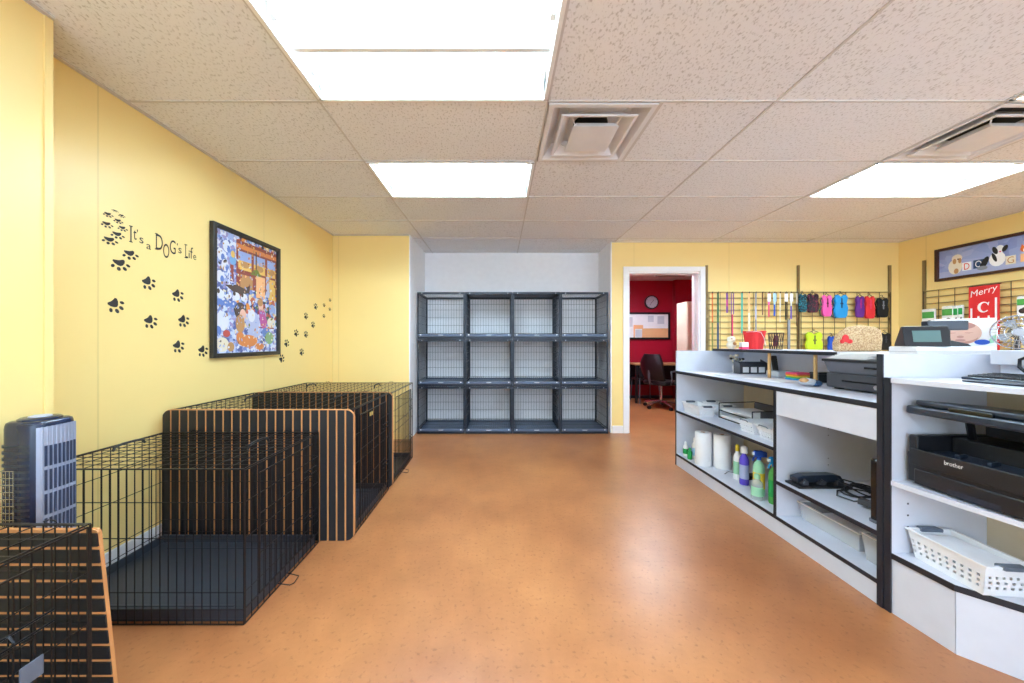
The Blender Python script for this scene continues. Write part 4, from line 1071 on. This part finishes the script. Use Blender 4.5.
top('tape_roll', 'small blue roll lying in the clear desk box', 'tape', MB((2.24, 2.72, z+.004)).lathe([(.012, 0), (.03, 0), (.03, .025), (.012, .025), (.012, 0)], (2.24, 2.72, z+.0035), 18, cap=False), 'royal', smooth=True)
top('card_stack', 'stack of white cards lying in the clear desk box', 'cards', MB((2.18, 2.72, z+.004)).box(2.152, 2.202, 2.68, 2.76, z+.0035, z+.028), 'white')
for k, (c, lab) in enumerate((('blue', 'blue sticky note pad at the bottom of the colourful pile'), ('leaf', 'green sticky note pad second from the bottom of the colourful pile'), ('yellow', 'yellow sticky note pad in the middle of the colourful pile'), ('orange', 'orange sticky note pad second from the top of the colourful pile'), ('rose', 'pink sticky note pad on top of the colourful pile'))):
    q = z + .0003 + k*.0103; dx = .004*((k*7) % 3 - 1)
    top('sticky_note_pad', lab, 'note pad', MB((2.16, 2.50, q)).box(2.105+dx, 2.225+dx, 2.45, 2.55, q, q+.01), c, 'sticky note pads in one pile')
top('card_box', 'small black box beside the colourful sticky note pads', 'box', MB((2.21, 2.34, z)).box(2.12, 2.29, 2.30, 2.37, z, z+.055).box(2.118, 2.292, 2.298, 2.372, z+.0555, z+.068), 'black_plastic', bevel=.003)
m = MB((1.90, 2.14, z))
m.ell((1.90, 2.14, z+.024), (.052, .045, .024), 14, 8)
t = thing('plastic_packet', 'shiny grey plastic packet on the counter against the cash register', 'packet', (1.90, 2.14, z))
part('wrap', MB(t).ell((1.90, 2.135, z+.024), (.055, .048, .0235), 14, 8), 'pale_grey', t, smooth=True); part('contents', MB(t).ell((1.868, 2.125, z+.034), (.024, .026, .018), 10, 6), 'tan', t, smooth=True)
part('dark_end', MB(t).ell((1.925, 2.11, z+.02), (.03, .035, .02), 10, 6), 'dark_blue', t, smooth=True)
for k, (x, y, rz, lab) in enumerate(((1.80, 3.02, .1, 'sheet of paper on the counter at its far end'), (1.86, 2.72, -.12, 'sheet of paper on the counter before the file sorter'), (1.93, 2.46, .2, 'sheet of paper on the counter before the sticky note pads'))):
    top('paper_sheet', lab, 'paper', MB((x, y, z)).obox((x, y, z+.0012), (.20, .28, .0016), (0, 0, rz)).obox((x+.02, y+.01, z+.003), (.20, .27, .0014), (0, 0, rz+.08)), ['paper_grey' if k == 1 else 'paper'], 'paper sheets on the counter')

# corner unit top: keyboard, folder, cable
z = 1.0108
t = thing('keyboard', 'black keyboard on top of the white corner unit', 'keyboard', (2.01, 1.24, z))
part('case', MB(t).hexa([(1.945, 1.01, z), (2.08, 1.01, z), (2.08, 1.462, z), (1.945, 1.462, z), (1.945, 1.01, z+.010), (2.08, 1.01, z+.022), (2.08, 1.462, z+.022), (1.945, 1.462, z+.010)]), 'black_plastic_blue', t, bevel=.003)
m = MB(t)
for r in range(6):
    for k in range(20):
        x = 1.955 + r*.0205; y = 1.448 - k*.0215; zz = z+.0105 + (x-1.945)*.089; m.box(x, x+.017, y-.018, y, zz, zz+.007)
part('keys', m, 'black_plastic', t)
top('folder', 'thin dark folder lying beside the keyboard on the corner unit', 'folder', MB((1.86, 1.24, z)).obox((1.872, 1.24, z+.003), (.12, .24, .005), (0, 0, -.06)), 'black_plastic_blue')
m = MB((2.078, 1.38, z)); 
m.path([(2.083, 1.33, z+.006), (2.078, 1.365, z+.03), (2.076, 1.385, z+.055), (2.070, 1.38, z+.085), (2.074, 1.355, z+.10), (2.083, 1.33, z+.108), (2.088, 1.28, z+.115)], .0055, 7)
m.path([(2.085, 1.31, z+.006), (2.082, 1.345, z+.03), (2.080, 1.37, z+.05), (2.078, 1.362, z+.075), (2.082, 1.335, z+.09), (2.087, 1.30, z+.10)], .0045, 7)
top('looped_cable', 'thick black cable looping up behind the keyboard', 'cable', m, 'black_plastic', smooth=True)

# ------------------------------------------------------------------ wall grids, leashes, pet clothes
def grid_panel(label, axis, c, u0, u1, z0, z1, sgn):
    t = thing('wire_grid_panel', label, 'display grid', (c, (u0+u1)/2, z0) if axis == 'x' else ((u0+u1)/2, c, z0), 0, 'bronze display grids')
    m = MB(t); n = round((u1-u0)/.145)
    zs = [z1 - .0762*k for k in range(int((z1-z0)/.0762)+1)]
    wire_panel(m, axis, c, u0, u1, zs[-1], z1, n, [], .003, .004); part('upright_wire', m, 'bronze_dark', t)
    m = MB(t)
    for zz in zs:
        d = c + sgn*.006
        d = c + sgn*.009; p, q = ((d, u0, zz), (d, u1, zz)) if axis == 'x' else ((u0, d, zz), (u1, d, zz)); m.rod(p, q, .006 if zz == z1 else .0062, 5)
    part('cross_wire', m, 'bronze', t)
GYp = YB - .035
grid_panel('bronze wire grid on the back wall hung with leashes', 'y', GYp, 2.672, 3.815, .80, 1.805, 1)
grid_panel('bronze wire grid on the back wall hung with pet vests', 'y', GYp, 3.845, 4.985, .80, 1.805, 1)
grid_panel('bronze wire grid on the side wall hung with treat packs', 'x', XR-.035, 2.6, 4.165, .80, 1.775, 1)
def upright(label, x, y, ax):
    t = thing('slotted_upright', label, 'shelf upright', (x, y, .5), 0, 'bronze slotted uprights')
    m = MB(t)
    if ax == 'y': m.box(x-.012, x-.003, y, y+.022, .5, 2.15).box(x+.003, x+.012, y, y+.022, .5, 2.15).box(x-.012, x+.012, y+.014, y+.022, .5, 2.15)
    else: m.box(x, x+.022, y-.012, y-.003, .5, 2.15).box(x, x+.022, y+.003, y+.012, .5, 2.15).box(x+.014, x+.022, y-.012, y+.012, .5, 2.15)
    part('channel', m, 'bronze', t)
    m = MB(t)
    for k in range(3):
        zz = 1.15 + .3*k
        if ax == 'y': m.box(x-.012, x+.012, y+.001, y+.012, zz, zz+.03)
        else: m.box(x+.001, x+.012, y-.012, y+.012, zz, zz+.03)
    part('bracket', m, 'bronze_dark', t)
upright('bronze slotted upright beside the door frame', 2.656, YB-.0225, 'y'); upright('bronze slotted upright between leashes and pet vests', 3.83, YB-.0225, 'y')
upright('bronze slotted upright near the room corner', 5.0, YB-.0225, 'y'); upright('bronze slotted upright on the side wall by the treat packs', XR-.0225, 4.18, 'x')

LY = GYp - .022
def px_x(p, y=LY): return (p - 499.2)*y/347
def leash(label, x, top_z, bot_z, cols, w=.016, tagc=None, two=False):
    t = thing('leash', label, 'leash', (x, LY, bot_z), 0, 'leashes hanging on the wire grid')
    part('hook', MB().path([(0, .02, top_z-bot_z+.012), (0, .0, top_z-bot_z+.012), (0, -.016, top_z-bot_z+.01), (0, -.018, top_z-bot_z+.02)], .0025, 5), 'chrome', t)
    h = top_z - bot_z
    n = len(cols)
    for k, c in enumerate(cols):
        za, zb = h - h*k/n, h - h*(k+1)/n; m = MB()
        if two and k == 0:
            for s in (-1, 1): m.box(s*.014-.005, s*.014+.005, -.010, -.007, zb, za)
        else: m.box(-w/2, w/2, -.010, -.0065, zb, za).box(-w/2+.003, w/2-.003, -.004, -.001, zb+.01, za)
        part('strap', m, c, t)
    m = MB(); m.path([(0, -.006, h), (0, -.012, h+.014), (0, -.018, h+.006), (0, -.010, h-.004)], .004, 5)
    part('clip', m, 'bronze_dark', t)
    if tagc: part('card', MB().box(-.020, .020, -.014, -.012, h-.11, h-.01), tagc, t)
    return t
Z1 = 1.79
def zz(p, y=LY): return 1.165 - (p-342.3)*y/347
LE = [('orange leash hanging nearest the door frame', 712, 352, ['orange', 'olive'], .014, None, False),
      ('long leash, green above and dark blue below', 717.6, 352, ['dark_green', 'dark_blue'], .022, None, False),
      ('short purple braided leash with knots', 726.6, 313, ['purple', 'magenta', 'purple'], .020, None, False),
      ('narrow purple and pink leash looped double', 732, 336, ['purple', 'rose'], .016, None, True),
      ('teal leash hanging above the red bucket', 741.5, 333, ['teal', 'teal'], .018, None, False),
      ('peach leash hanging above the red bucket', 748.6, 333, ['peach', 'cream'], .022, None, False),
      ('grey blue patterned leash beside the peach one', 755.4, 333, ['grey', 'lav', 'grey'], .018, None, False),
      ('short brown leash hanging on the grid', 762, 315, ['brown', 'brown'], .014, None, False),
      ('pink collar with a white card', 768.4, 317, ['pink', 'rose'], .016, 'white', False),
      ('blue collar with a pale blue card', 774, 316, ['light_blue', 'royal'], .020, 'light_blue', False),
      ('narrow white leash between blue and black collars', 779.6, 322, ['white', 'cream'], .010, None, False),
      ('black collar with a white card', 785.4, 320, ['black', 'black'], .018, 'white', False),
      ('violet collar beside the black one', 790.6, 319, ['white', 'violet'], .014, 'white', False),
      ('brown short leash nearest the slotted upright', 796.2, 326, ['cream', 'brown', 'brown'], .012, None, False)]
for lab, p, b, cols, w, tg, two in LE: leash(lab, px_x(p), Z1, zz(b), cols, w, tg, two)
leash('long grey leash hanging low behind the ledge', px_x(788.5), zz(318)-.02, zz(352), ['grey', 'grey'], .03)

def vest(label, p0, p1, q0, q1, col, trim=None, neck=True, strap=None, name='pet_vest'):
    x0, x1 = px_x(p0, LY-.02), px_x(p1, LY-.02); zt, zb = zz(q0, LY-.02), zz(q1, LY-.02)
    cx, w, h = (x0+x1)/2, (x1-x0)*1.06, zt-zb
    t = thing(name, label, 'pet clothes', (cx, LY-.02, zb), 0, 'pet vests hanging on the wire grid')
    body = [(-.30, 0), (.30, 0), (.40, .10), (.46, .42), (.36, .62), (.44, .86), (.30, 1.0), (.14, .96), (.0, .86 if neck else .98), (-.14, .96), (-.30, 1.0), (-.44, .86), (-.36, .62), (-.46, .42), (-.40, .10)]
    m = MB(); m.prism([(u*w, v*h) for u, v in body], 1, -.016, .016)
    b = part('body', m, col, t, bevel=.007, seg=2)
    if trim:
        m = MB(); m.box(-.03*w-.003, .03*w+.003, -.018, -.016, .42*h, .84*h).box(-.10*w, .10*w, -.018, -.016, .58*h, .64*h); part('d_ring_strap', m, trim, b)
    if strap:
        m = MB(); m.path([(-.46*w, 0, .42*h), (-.62*w, .005, .3*h), (-.55*w, .006, .05*h), (-.3*w, .004, .0)], .006, 5).path([(-.40*w, 0, .88*h), (-.58*w, .0, .75*h), (-.46*w, 0, .5*h)], .006, 5); part('strap', m, strap, t)
    part('hanger', MB().path([(-.26*w, 0, .98*h), (0, 0, 1.06*h), (.26*w, 0, .98*h)], .004, 5).path([(0, 0, 1.05*h), (.0, -.004, 1.06*h+.018), (0, .012, 1.06*h+.024), (0, .02, 1.06*h+.012)], .003, 5), 'black_plastic', t)
    return t
vest('dark teal plaid pet vest at the slotted upright', 798.6, 806.5, 294, 312, 'plaid_teal')
vest('dark maroon plaid pet vest beside the teal plaid one', 806.8, 818.5, 293.5, 312.5, 'plaid')
vest('bright pink pet vest with dark green strap', 821.5, 831.5, 295, 316.5, 'pink', 'maroon', strap='dark_green')
vest('bright blue pet vest in the middle of the row', 833.6, 847.5, 294.5, 318, 'blue', 'dark_blue', strap='dark_blue')
vest('purple pet vest beside the red one', 855.4, 864.0, 296, 317.5, 'purple', 'magenta')
vest('bright red pet vest', 864.3, 874.6, 296, 318.5, 'red', 'rose')
vest('small black pet vest at the end of the row', 876.2, 888, 298, 317.5, 'black', 'grey', strap='black')
vest('neon yellow green pet shirt hanging in the lower row', 805, 822.5, 332, 353, 'lime', 'olive')
vest('blue pet vest in the lower row beside the speckled bag', 827.8, 834.6, 336, 354, 'royal')
vest('black harness hanging low near the room corner', 879, 890.5, 333, 350, 'black', 'dark_grey')

# side wall: treat packs, banner, panorama picture
SX = XR - .06
def pack(label, p0, p1, q0, q1, dx, low):
    ym, ya_ = [SX*347/(p-499.2) for p in (p1, p0)]
    zt, zb = 1.165-(q0-342.3)*((ym+ya_)/2)/347, 1.165-(q1-342.3)*((ym+ya_)/2)/347
    t = thing('treat_pack', label, 'pet treats', (SX-dx, (ym+ya_)/2, zb), 0, 'treat packs hanging on the side wall grid')
    w, h = ya_-ym, zt-zb
    part('pouch', MB().prism(rrect(w, h, .01, 3, 0, h/2), 0, -.010, .010), 'white', t, bevel=.004)
    m = MB(); m.box(-.0108, -.0104, -w*.46, w*.46, h*.55, h*.86); part('green_band', m, low[0], t)
    m = MB(); m.prism(oval(w*.04, h*.26, w*.30, h*.13, 14, .5), 0, -.0112, -.0104).prism(oval(-w*.12, h*.36, w*.2, h*.08, 12, .3), 0, -.0114, -.0104); part('treat_picture', m, low[1], t)
    part('peg', MB().path([(-.012, 0, h*.97), (.018, 0, h*.97)], .0028, 5), 'chrome', t)
pack('single green and white treat pack beside the side wall upright', 922.5, 935.5, 309, 329.5, 0, ('leaf', 'dkbrown'))
pack('green and white treat pack with brown chew, first of three overlapping', 942.5, 953.5, 306, 327, 0, ('leaf', 'brown'))
pack('green and white treat pack in the middle of three overlapping', 954.0, 958.4, 305.6, 326.5, .0, ('green', 'brown'))
pack('green and white treat pack, last of three overlapping, beside the banner', 958.9, 963.5, 305, 326, .0, ('green', 'brown'))
pack('green and white treat pack beyond the red banner', 1017.5, 1031, 296, 316, 0, ('leaf', 'dkbrown'))
BX = XR - .075
t = thing('holiday_banner', 'red hanging banner reading Merry above a tall white letter C', 'banner', (BX, 3.61, 1.08))
by0, by1 = 3.505, 3.735
cl = part('cloth', MB(t).box(BX-.002, BX+.002, by0, by1, 1.05, 1.757), 'red', t)
part('rod', MB(t).rod((BX, by0-.01, 1.760), (BX, by1+.01, 1.760), .005, 6), 'bronze_dark', t)
m = MB(t); xw = BX-.0028
def bw(u, v): return (xw, by1-(by1-by0)*u, 1.08+.677*v)
write(m, 'Merry', lambda u, v: bw(.06 + .86*u + .03*v, .80 + .075*u + .13*v))
part('script_lettering', m, 'white', cl)
def cbig(u, v): return bw(.30 + .40*u, .585 + .165*v)
m = MB(t); n = 22
outer = [(.5 + .5*math.cos(a), .5 + .5*math.sin(a)) for a in [math.radians(42 + 276*k/n) for k in range(n+1)]]
inner = [(.56 + .30*math.cos(a), .5 + .40*math.sin(a)) for a in [math.radians(42 + 276*k/n) for k in range(n+1)]]
m.add([cbig(*p) for p in outer + inner], [(k, k+1, n+2+k, n+1+k) for k in range(n)])
m.add([cbig(*p) for p in ((.80, .70), (.90, .62), (.96, .95), (.88, .95))], [(0, 1, 2, 3)])
write(m, 'H', lambda u, v: bw(.30 + .40*u, .37 + .165*v)); write(m, 'R', lambda u, v: bw(.30 + .40*u, .16 + .165*v))
part('block_lettering', m, 'white', cl)
m = MB(t)
for a, b, c in ((.06, .13, .66), (.86, .93, .80)): m.add([bw(a, 0), bw(b, 0), bw(b, c), bw(a, c)], [(0, 1, 2, 3)])
part('white_bar', m, 'white', cl)
# panorama of puppies among letter blocks
QY0, QY1, QZ0, QZ1 = 2.45, 4.065, 1.872, 2.245
t = thing('framed_panorama', 'long brown framed picture of puppies among letter blocks', 'picture', (XR, (QY0+QY1)/2, QZ0))
m = MB(t); fw = .03; xo = XR-.036
m.box(xo, XR-.002, QY0, QY0+fw, QZ0, QZ1).box(xo, XR-.002, QY1-fw, QY1, QZ0, QZ1).box(xo, XR-.002, QY0+fw, QY1-fw, QZ0, QZ0+fw).box(xo, XR-.002, QY0+fw, QY1-fw, QZ1-fw, QZ1)
part('frame', m, 'frame_brown', t, bevel=.004)
nm2 = ['clouds', 'cream', 'tan', 'white', 'black', 'red', 'dark_blue', 'grey', 'lav', 'orange', 'light_blue', 'brown', 'rose', 'peach']
i2 = {n_: i for i, n_ in enumerate(nm2)}
m = MB(t); xp = XR-.012; w_, h_ = QY1-QY0-2*fw, QZ1-QZ0-2*fw; lay[0] = 0
m.mat(0).box(xp, XR-.004, QY0+fw, QY1-fw, QZ0+fw, QZ1-fw)
def pa(c, pts):   # u in metres from the corner-side end, v in metres up
    lay[0] += 1; d = xp - .00015*lay[0]
    m.mat(i2[c]).prism([(QY1-fw-u, QZ0+fw+v) for u, v in pts], 0, d-.0003, d+.0001)
def po(c, u, v, a, b, r=0): pa(c, oval(u, v, a, b, 14, r))
def pr(c, u0, v0, u1, v1): pa(c, [(u0, v0), (u1, v0), (u1, v1), (u0, v1)])
def pt_(c, ch, u0, v0, u1, v1):
    lay[0] += 1; d = xp - .00015*lay[0] - .0003; m.mat(i2[c]); write(m, ch, lambda a, b: (d, QY1-fw-u0-(u1-u0)*a, QZ0+fw+v0+(v1-v0)*b))
pr('lav', 0, 0, w_, .07)
po('cream', .14, .11, .06, .085); po('cream', .155, .20, .045, .045); po('tan', .135, .17, .016, .03); po('tan', .18, .17, .014, .03); po('tan', .15, .06, .02, .03); po('dkbrown' if 'dkbrown' in i2 else 'brown', .165, .19, .008, .008)
pr('white', .20, .05, .275, .14); pt_('red', 'D', .215, .06, .26, .13)
pr('dark_blue', .29, .055, .37, .145); pt_('white', 'O', .305, .065, .355, .135)
po('black', .375, .10, .025, .07, -.4); po('grey', .36, .05, .04, .022)
po('white', .47, .12, .06, .075); po('white', .49, .215, .032, .042); po('black', .455, .21, .018, .042, .3); po('black', .525, .215, .018, .035, -.4); po('black', .45, .14, .014, .05, .3); po('rose', .492, .19, .008, .007)
pr('cream', .53, .045, .60, .13); pt_('tan', 'G', .542, .055, .588, .12)
pr('peach', .63, .05, .71, .13); po('orange', .66, .175, .032, .03); po('white', .662, .165, .014, .022); pa('orange', [(.632, .19), (.64, .225), (.655, .20)]); pa('orange', [(.668, .20), (.684, .225), (.690, .19)])
pr('brown', .725, .05, .735, .13); pr('cream', .74, .05, .795, .13); pt_('red', 'H', .75, .06, .785, .12)
pr('light_blue', .81, .045, .89, .14); pt_('white', 'C', .825, .055, .875, .13); po('white', .82, .18, .05, .045); po('white', .80, .21, .018, .022); po('white', .86, .205, .03, .035)
po('black', .945, .16, .035, .045); po('brown', .935, .15, .016, .02); po('grey', .95, .08, .05, .045)
pr('white', 1.02, .05, 1.10, .13); pt_('dark_blue', 'E', 1.035, .06, 1.085, .12); po('cream', 1.06, .17, .04, .045); po('tan', 1.03, .18, .014, .03)
pr('peach', 1.18, .05, 1.26, .13); pt_('red', 'R', 1.195, .06, 1.245, .12); po('white', 1.22, .17, .04, .045); po('black', 1.25, .18, .014, .03)
po('tan', 1.40, .12, .06, .08); po('tan', 1.40, .2, .04, .04)
part('print', m, nm2, t)

# ------------------------------------------------------------------ office seen through the doorway
ow = OY - .002
t = thing('wall_clock', 'round black framed clock on the red office wall', 'clock', (3.17, OY, 2.0))
def disc(m, r, y0, y1, n=28): m.prism(oval(3.17, 2.0, r, r, n), 1, y0, y1)
m = MB(t); disc(m, .145, ow-.04, ow); part('case', m, 'black_plastic', t, bevel=.006)
m = MB(t); disc(m, .120, ow-.0415, ow-.04); fc = part('face', m, 'pale_grey', t)
m = MB(t)
for k in range(12):
    a = k*PI/6; m.obox((3.17+.105*math.cos(a), ow-.042, 2.0+.105*math.sin(a)), (.012, .001, .006), (0, -a, 0))
part('hour_mark', m, 'black_plastic', fc)
m = MB(t); m.prism([(3.168, 1.99), (3.174, 1.99), (3.215, 2.05), (3.209, 2.052)], 1, ow-.0445, ow-.043).prism([(3.166, 2.0), (3.174, 2.0), (3.13, 1.93), (3.126, 1.934)], 1, ow-.0445, ow-.043); part('hand', m, 'black_plastic', fc)
t = thing('notice_board', 'black framed board of papers on the red office wall', 'notice board', (3.08, OY, 1.22))
nx0, nx1, nz0, nz1 = 2.62, 3.56, 1.225, 1.79
m = MB(t); f_ = .04
m.box(nx0, nx0+f_, ow-.03, ow, nz0, nz1).box(nx1-f_, nx1, ow-.03, ow, nz0, nz1).box(nx0+f_, nx1-f_, ow-.03, ow, nz0, nz0+f_).box(nx0+f_, nx1-f_, ow-.03, ow, nz1-f_, nz1)
part('frame', m, 'black_plastic', t)
bd = part('white_panel', MB(t).box(nx0+f_, nx1-f_, ow-.012, ow-.004, nz0+f_, nz1-f_), 'white', t)
part('cork_area', MB(t).box(2.98, nx1-f_, ow-.014, ow-.012, nz0+f_, nz0+.23).box(2.80, 3.0, ow-.014, ow-.012, nz0+.22, nz0+.30).box(2.80, 2.83, ow-.014, ow-.012, nz0+f_, nz0+.22), 'peach', bd)
for a, b, c, d_ in ((2.84, 2.97, nz0+.05, nz0+.20), (3.1, 3.22, nz1-.2, nz1-.07), (3.3, 3.44, nz1-.24, nz1-.08), (2.7, 2.78, nz1-.3, nz1-.1)): part('pinned_paper', MB(t).box(a, b, ow-.016, ow-.0125, c, d_), 'paper_grey', bd)
# tall cabinet
t = thing('file_cabinet', 'tall beige lateral file cabinet inside the red office', 'cabinet', (3.38, 5.6, 0))
m = MB(t).box(2.915, 3.83, 5.40, 5.70, .02, 1.80).box(2.93, 3.82, 5.42, 5.69, 0, .02); part('body', m, 'cream', t, bevel=.004)
for k in range(5):
    z0 = .05 + .345*k
    dr = part('drawer', MB(t).box(2.925, 3.82, 5.385, 5.399, z0, z0+.33), 'cream', t, bevel=.003)
    part('handle', MB(t).box(2.99, 3.09, 5.378, 5.385, z0+.17, z0+.185), 'mid_grey', dr); part('label_holder', MB(t).box(2.99, 3.06, 5.382, 5.385, z0+.21, z0+.24), 'paper', dr)
# desk
t = thing('desk', 'tan topped desk along the red office wall', 'desk', (3.3, 6.95, 0))
part('desk_top', MB(t).box(2.60, 3.95, 6.60, 7.115, .725, .755), 'tan', t, bevel=.004)
for x in (2.625, 3.90):
    for y in (6.64, 7.07): part('leg', MB(t).box(x-.02, x+.02, y-.02, y+.02, 0, .725), 'black_plastic', t)
part('modesty_panel', MB(t).box(2.66, 3.86, 7.06, 7.075, .3, .725), 'black_plastic', t)
top('desk_speaker', 'small dark speaker on the office desk behind the chair', 'speaker', MB((3.08, 7.05, .756)).box(3.03, 3.14, 6.98, 7.08, .756, .90), 'dark_grey', bevel=.01)
# swivel chair
def swivel(label, loc, rz):
    t = thing('office_chair', label, 'chair', loc, rz)
    m = MB()
    P = [(-.22, .30), (.22, .30)]
    vs = []; n = 8; mm = 6
    for i in range(mm+1):
        v = i/mm; zz_ = .50 + .46*v
        for j in range(n+1):
            u = -1 + 2*j/n; w = .20 + .03*math.sin(PI*v); vs.append((u*w*(1 - .25*max(0, v-.75)*4*abs(u)), .20 + .05*math.sin(PI*v*.9) - .07*u*u + .06*v, zz_))
    N0 = len(vs); vs += [(x, y+.045, q) for x, y, q in vs]
    fs = []
    for i in range(mm):
        for j in range(n):
            a = i*(n+1)+j; b = a+1; c = a+n+2; d_ = a+n+1; fs += [(a, b, c, d_), (N0+d_, N0+c, N0+b, N0+a)]
    rim = [i for i in range(n+1)] + [i*(n+1)+n for i in range(1, mm+1)] + [mm*(n+1)+j for j in range(n-1, -1, -1)] + [i*(n+1) for i in range(mm-1, 0, -1)]
    for k in range(len(rim)):
        a, b = rim[k], rim[(k+1) % len(rim)]; fs.append((b, a, N0+a, N0+b))
    m.add(vs, fs); part('backrest', m, 'black_plastic', t, smooth=True)
    part('seat', MB().prism(rrect(.48, .46, .1, 5, 0, 0), 2, .42, .49), 'black_plastic', t, bevel=.02)
    part('back_post', MB().path([(0, .10, .42), (0, .27, .44), (0, .30, .56), (0, .29, .75)], .022, 6), 'mid_grey', t, smooth=True)
    for s in (-1, 1): part('armrest', MB().path([(s*.24, .05, .44), (s*.29, .08, .50), (s*.29, .10, .66), (s*.28, -.12, .68), (s*.27, -.14, .62), (s*.25, -.05, .45)], .016, 6), 'mid_grey', t, smooth=True)
    part('gas_lift', MB().path([(0, 0, .10), (0, 0, .42)], .026, 10), 'chrome', t, smooth=True)
    for k in range(5):
        a = 2*PI*k/5 + .3; part('base_leg', MB().path([(0, 0, .12), (.16*math.cos(a), .16*math.sin(a), .105), (.29*math.cos(a), .29*math.sin(a), .075)], .022, 6, r2=.014), 'chrome', t, smooth=True)
        part('caster', MB().path([(.29*math.cos(a)-.02*math.sin(a), .29*math.sin(a)+.02*math.cos(a), .03), (.29*math.cos(a)+.02*math.sin(a), .29*math.sin(a)-.02*math.cos(a), .03)], .03, 12), 'black_plastic', t, smooth=True)
    return t
swivel('black swivel chair with silver base before the office desk', (2.88, 6.17, 0), math.radians(115))
# second chair: straight legs
t = thing('side_chair', 'black side chair with thin legs tucked at the office desk end', 'chair', (2.87, 6.84, 0), math.radians(180))
part('seat', MB().prism(rrect(.42, .42, .06, 4), 2, .43, .47), 'black_plastic', t, bevel=.012)
part('backrest', MB().prism(rrect(.40, .22, .06, 4, 0, .595), 1, .19, .225), 'black_plastic', t, bevel=.012)
for sx in (-1, 1):
    part('leg', MB().path([(sx*.18, -.18, .43), (sx*.20, -.22, 0)], .011, 6), 'mid_grey', t)
    part('leg', MB().path([(sx*.18, .21, .70), (sx*.18, .19, .43), (sx*.20, .25, 0)], .011, 6), 'mid_grey', t)
# office vent
t = thing('ceiling_vent', 'slotted grey air vent in the office ceiling above the doorway', 'air vent', (3.3, 6.5, H))
part('frame', MB(t).box(3.02, 3.58, 6.28, 6.31, H-.008, H+.003).box(3.02, 3.58, 6.69, 6.72, H-.008, H+.003).box(3.02, 3.05, 6.31, 6.69, H-.008, H+.003).box(3.55, 3.58, 6.31, 6.69, H-.008, H+.003), 'mid_grey', t)
m = MB(t)
for k in range(7): m.obox((3.3, 6.335+.055*k, H-.003), (.50, .03, .004), (.5, 0, 0))
part('slat', m, 'mid_grey', t); part('backing', MB(t).box(3.05, 3.55, 6.31, 6.69, H+.0005, H+.0025), 'duct_dark', t)

# ------------------------------------------------------------------ world, camera, view
w = bpy.data.worlds.new('world'); SC.world = w; w.use_nodes = True
w.node_tree.nodes['Background'].inputs[0].default_value = (.62, .80, 1, 1); w.node_tree.nodes['Background'].inputs[1].default_value = 4.5
cam = bpy.data.cameras.new('camera'); co = bpy.data.objects.new('camera', cam); COL.objects.link(co)
co.location = (0, 0, 1.165); co.rotation_euler = (PI/2, 0, 0)
cam.sensor_width = 36; cam.lens = 347*36/1024; cam.shift_x = (512-499.2)/1024; cam.shift_y = (342.3-341.5)/1024; cam.clip_start = .01
SC.camera = co
SC.view_settings.view_transform = 'Standard'; SC.view_settings.look = 'None'; SC.view_settings.gamma = 1; SC.view_settings.use_curve_mapping = False
SC.view_settings.exposure = 0.58
SC.cycles.use_denoising = True
SC.cycles.max_bounces = 10; SC.cycles.diffuse_bounces = 6; SC.cycles.transparent_max_bounces = 16
SC.cycles.sample_clamp_indirect = 8
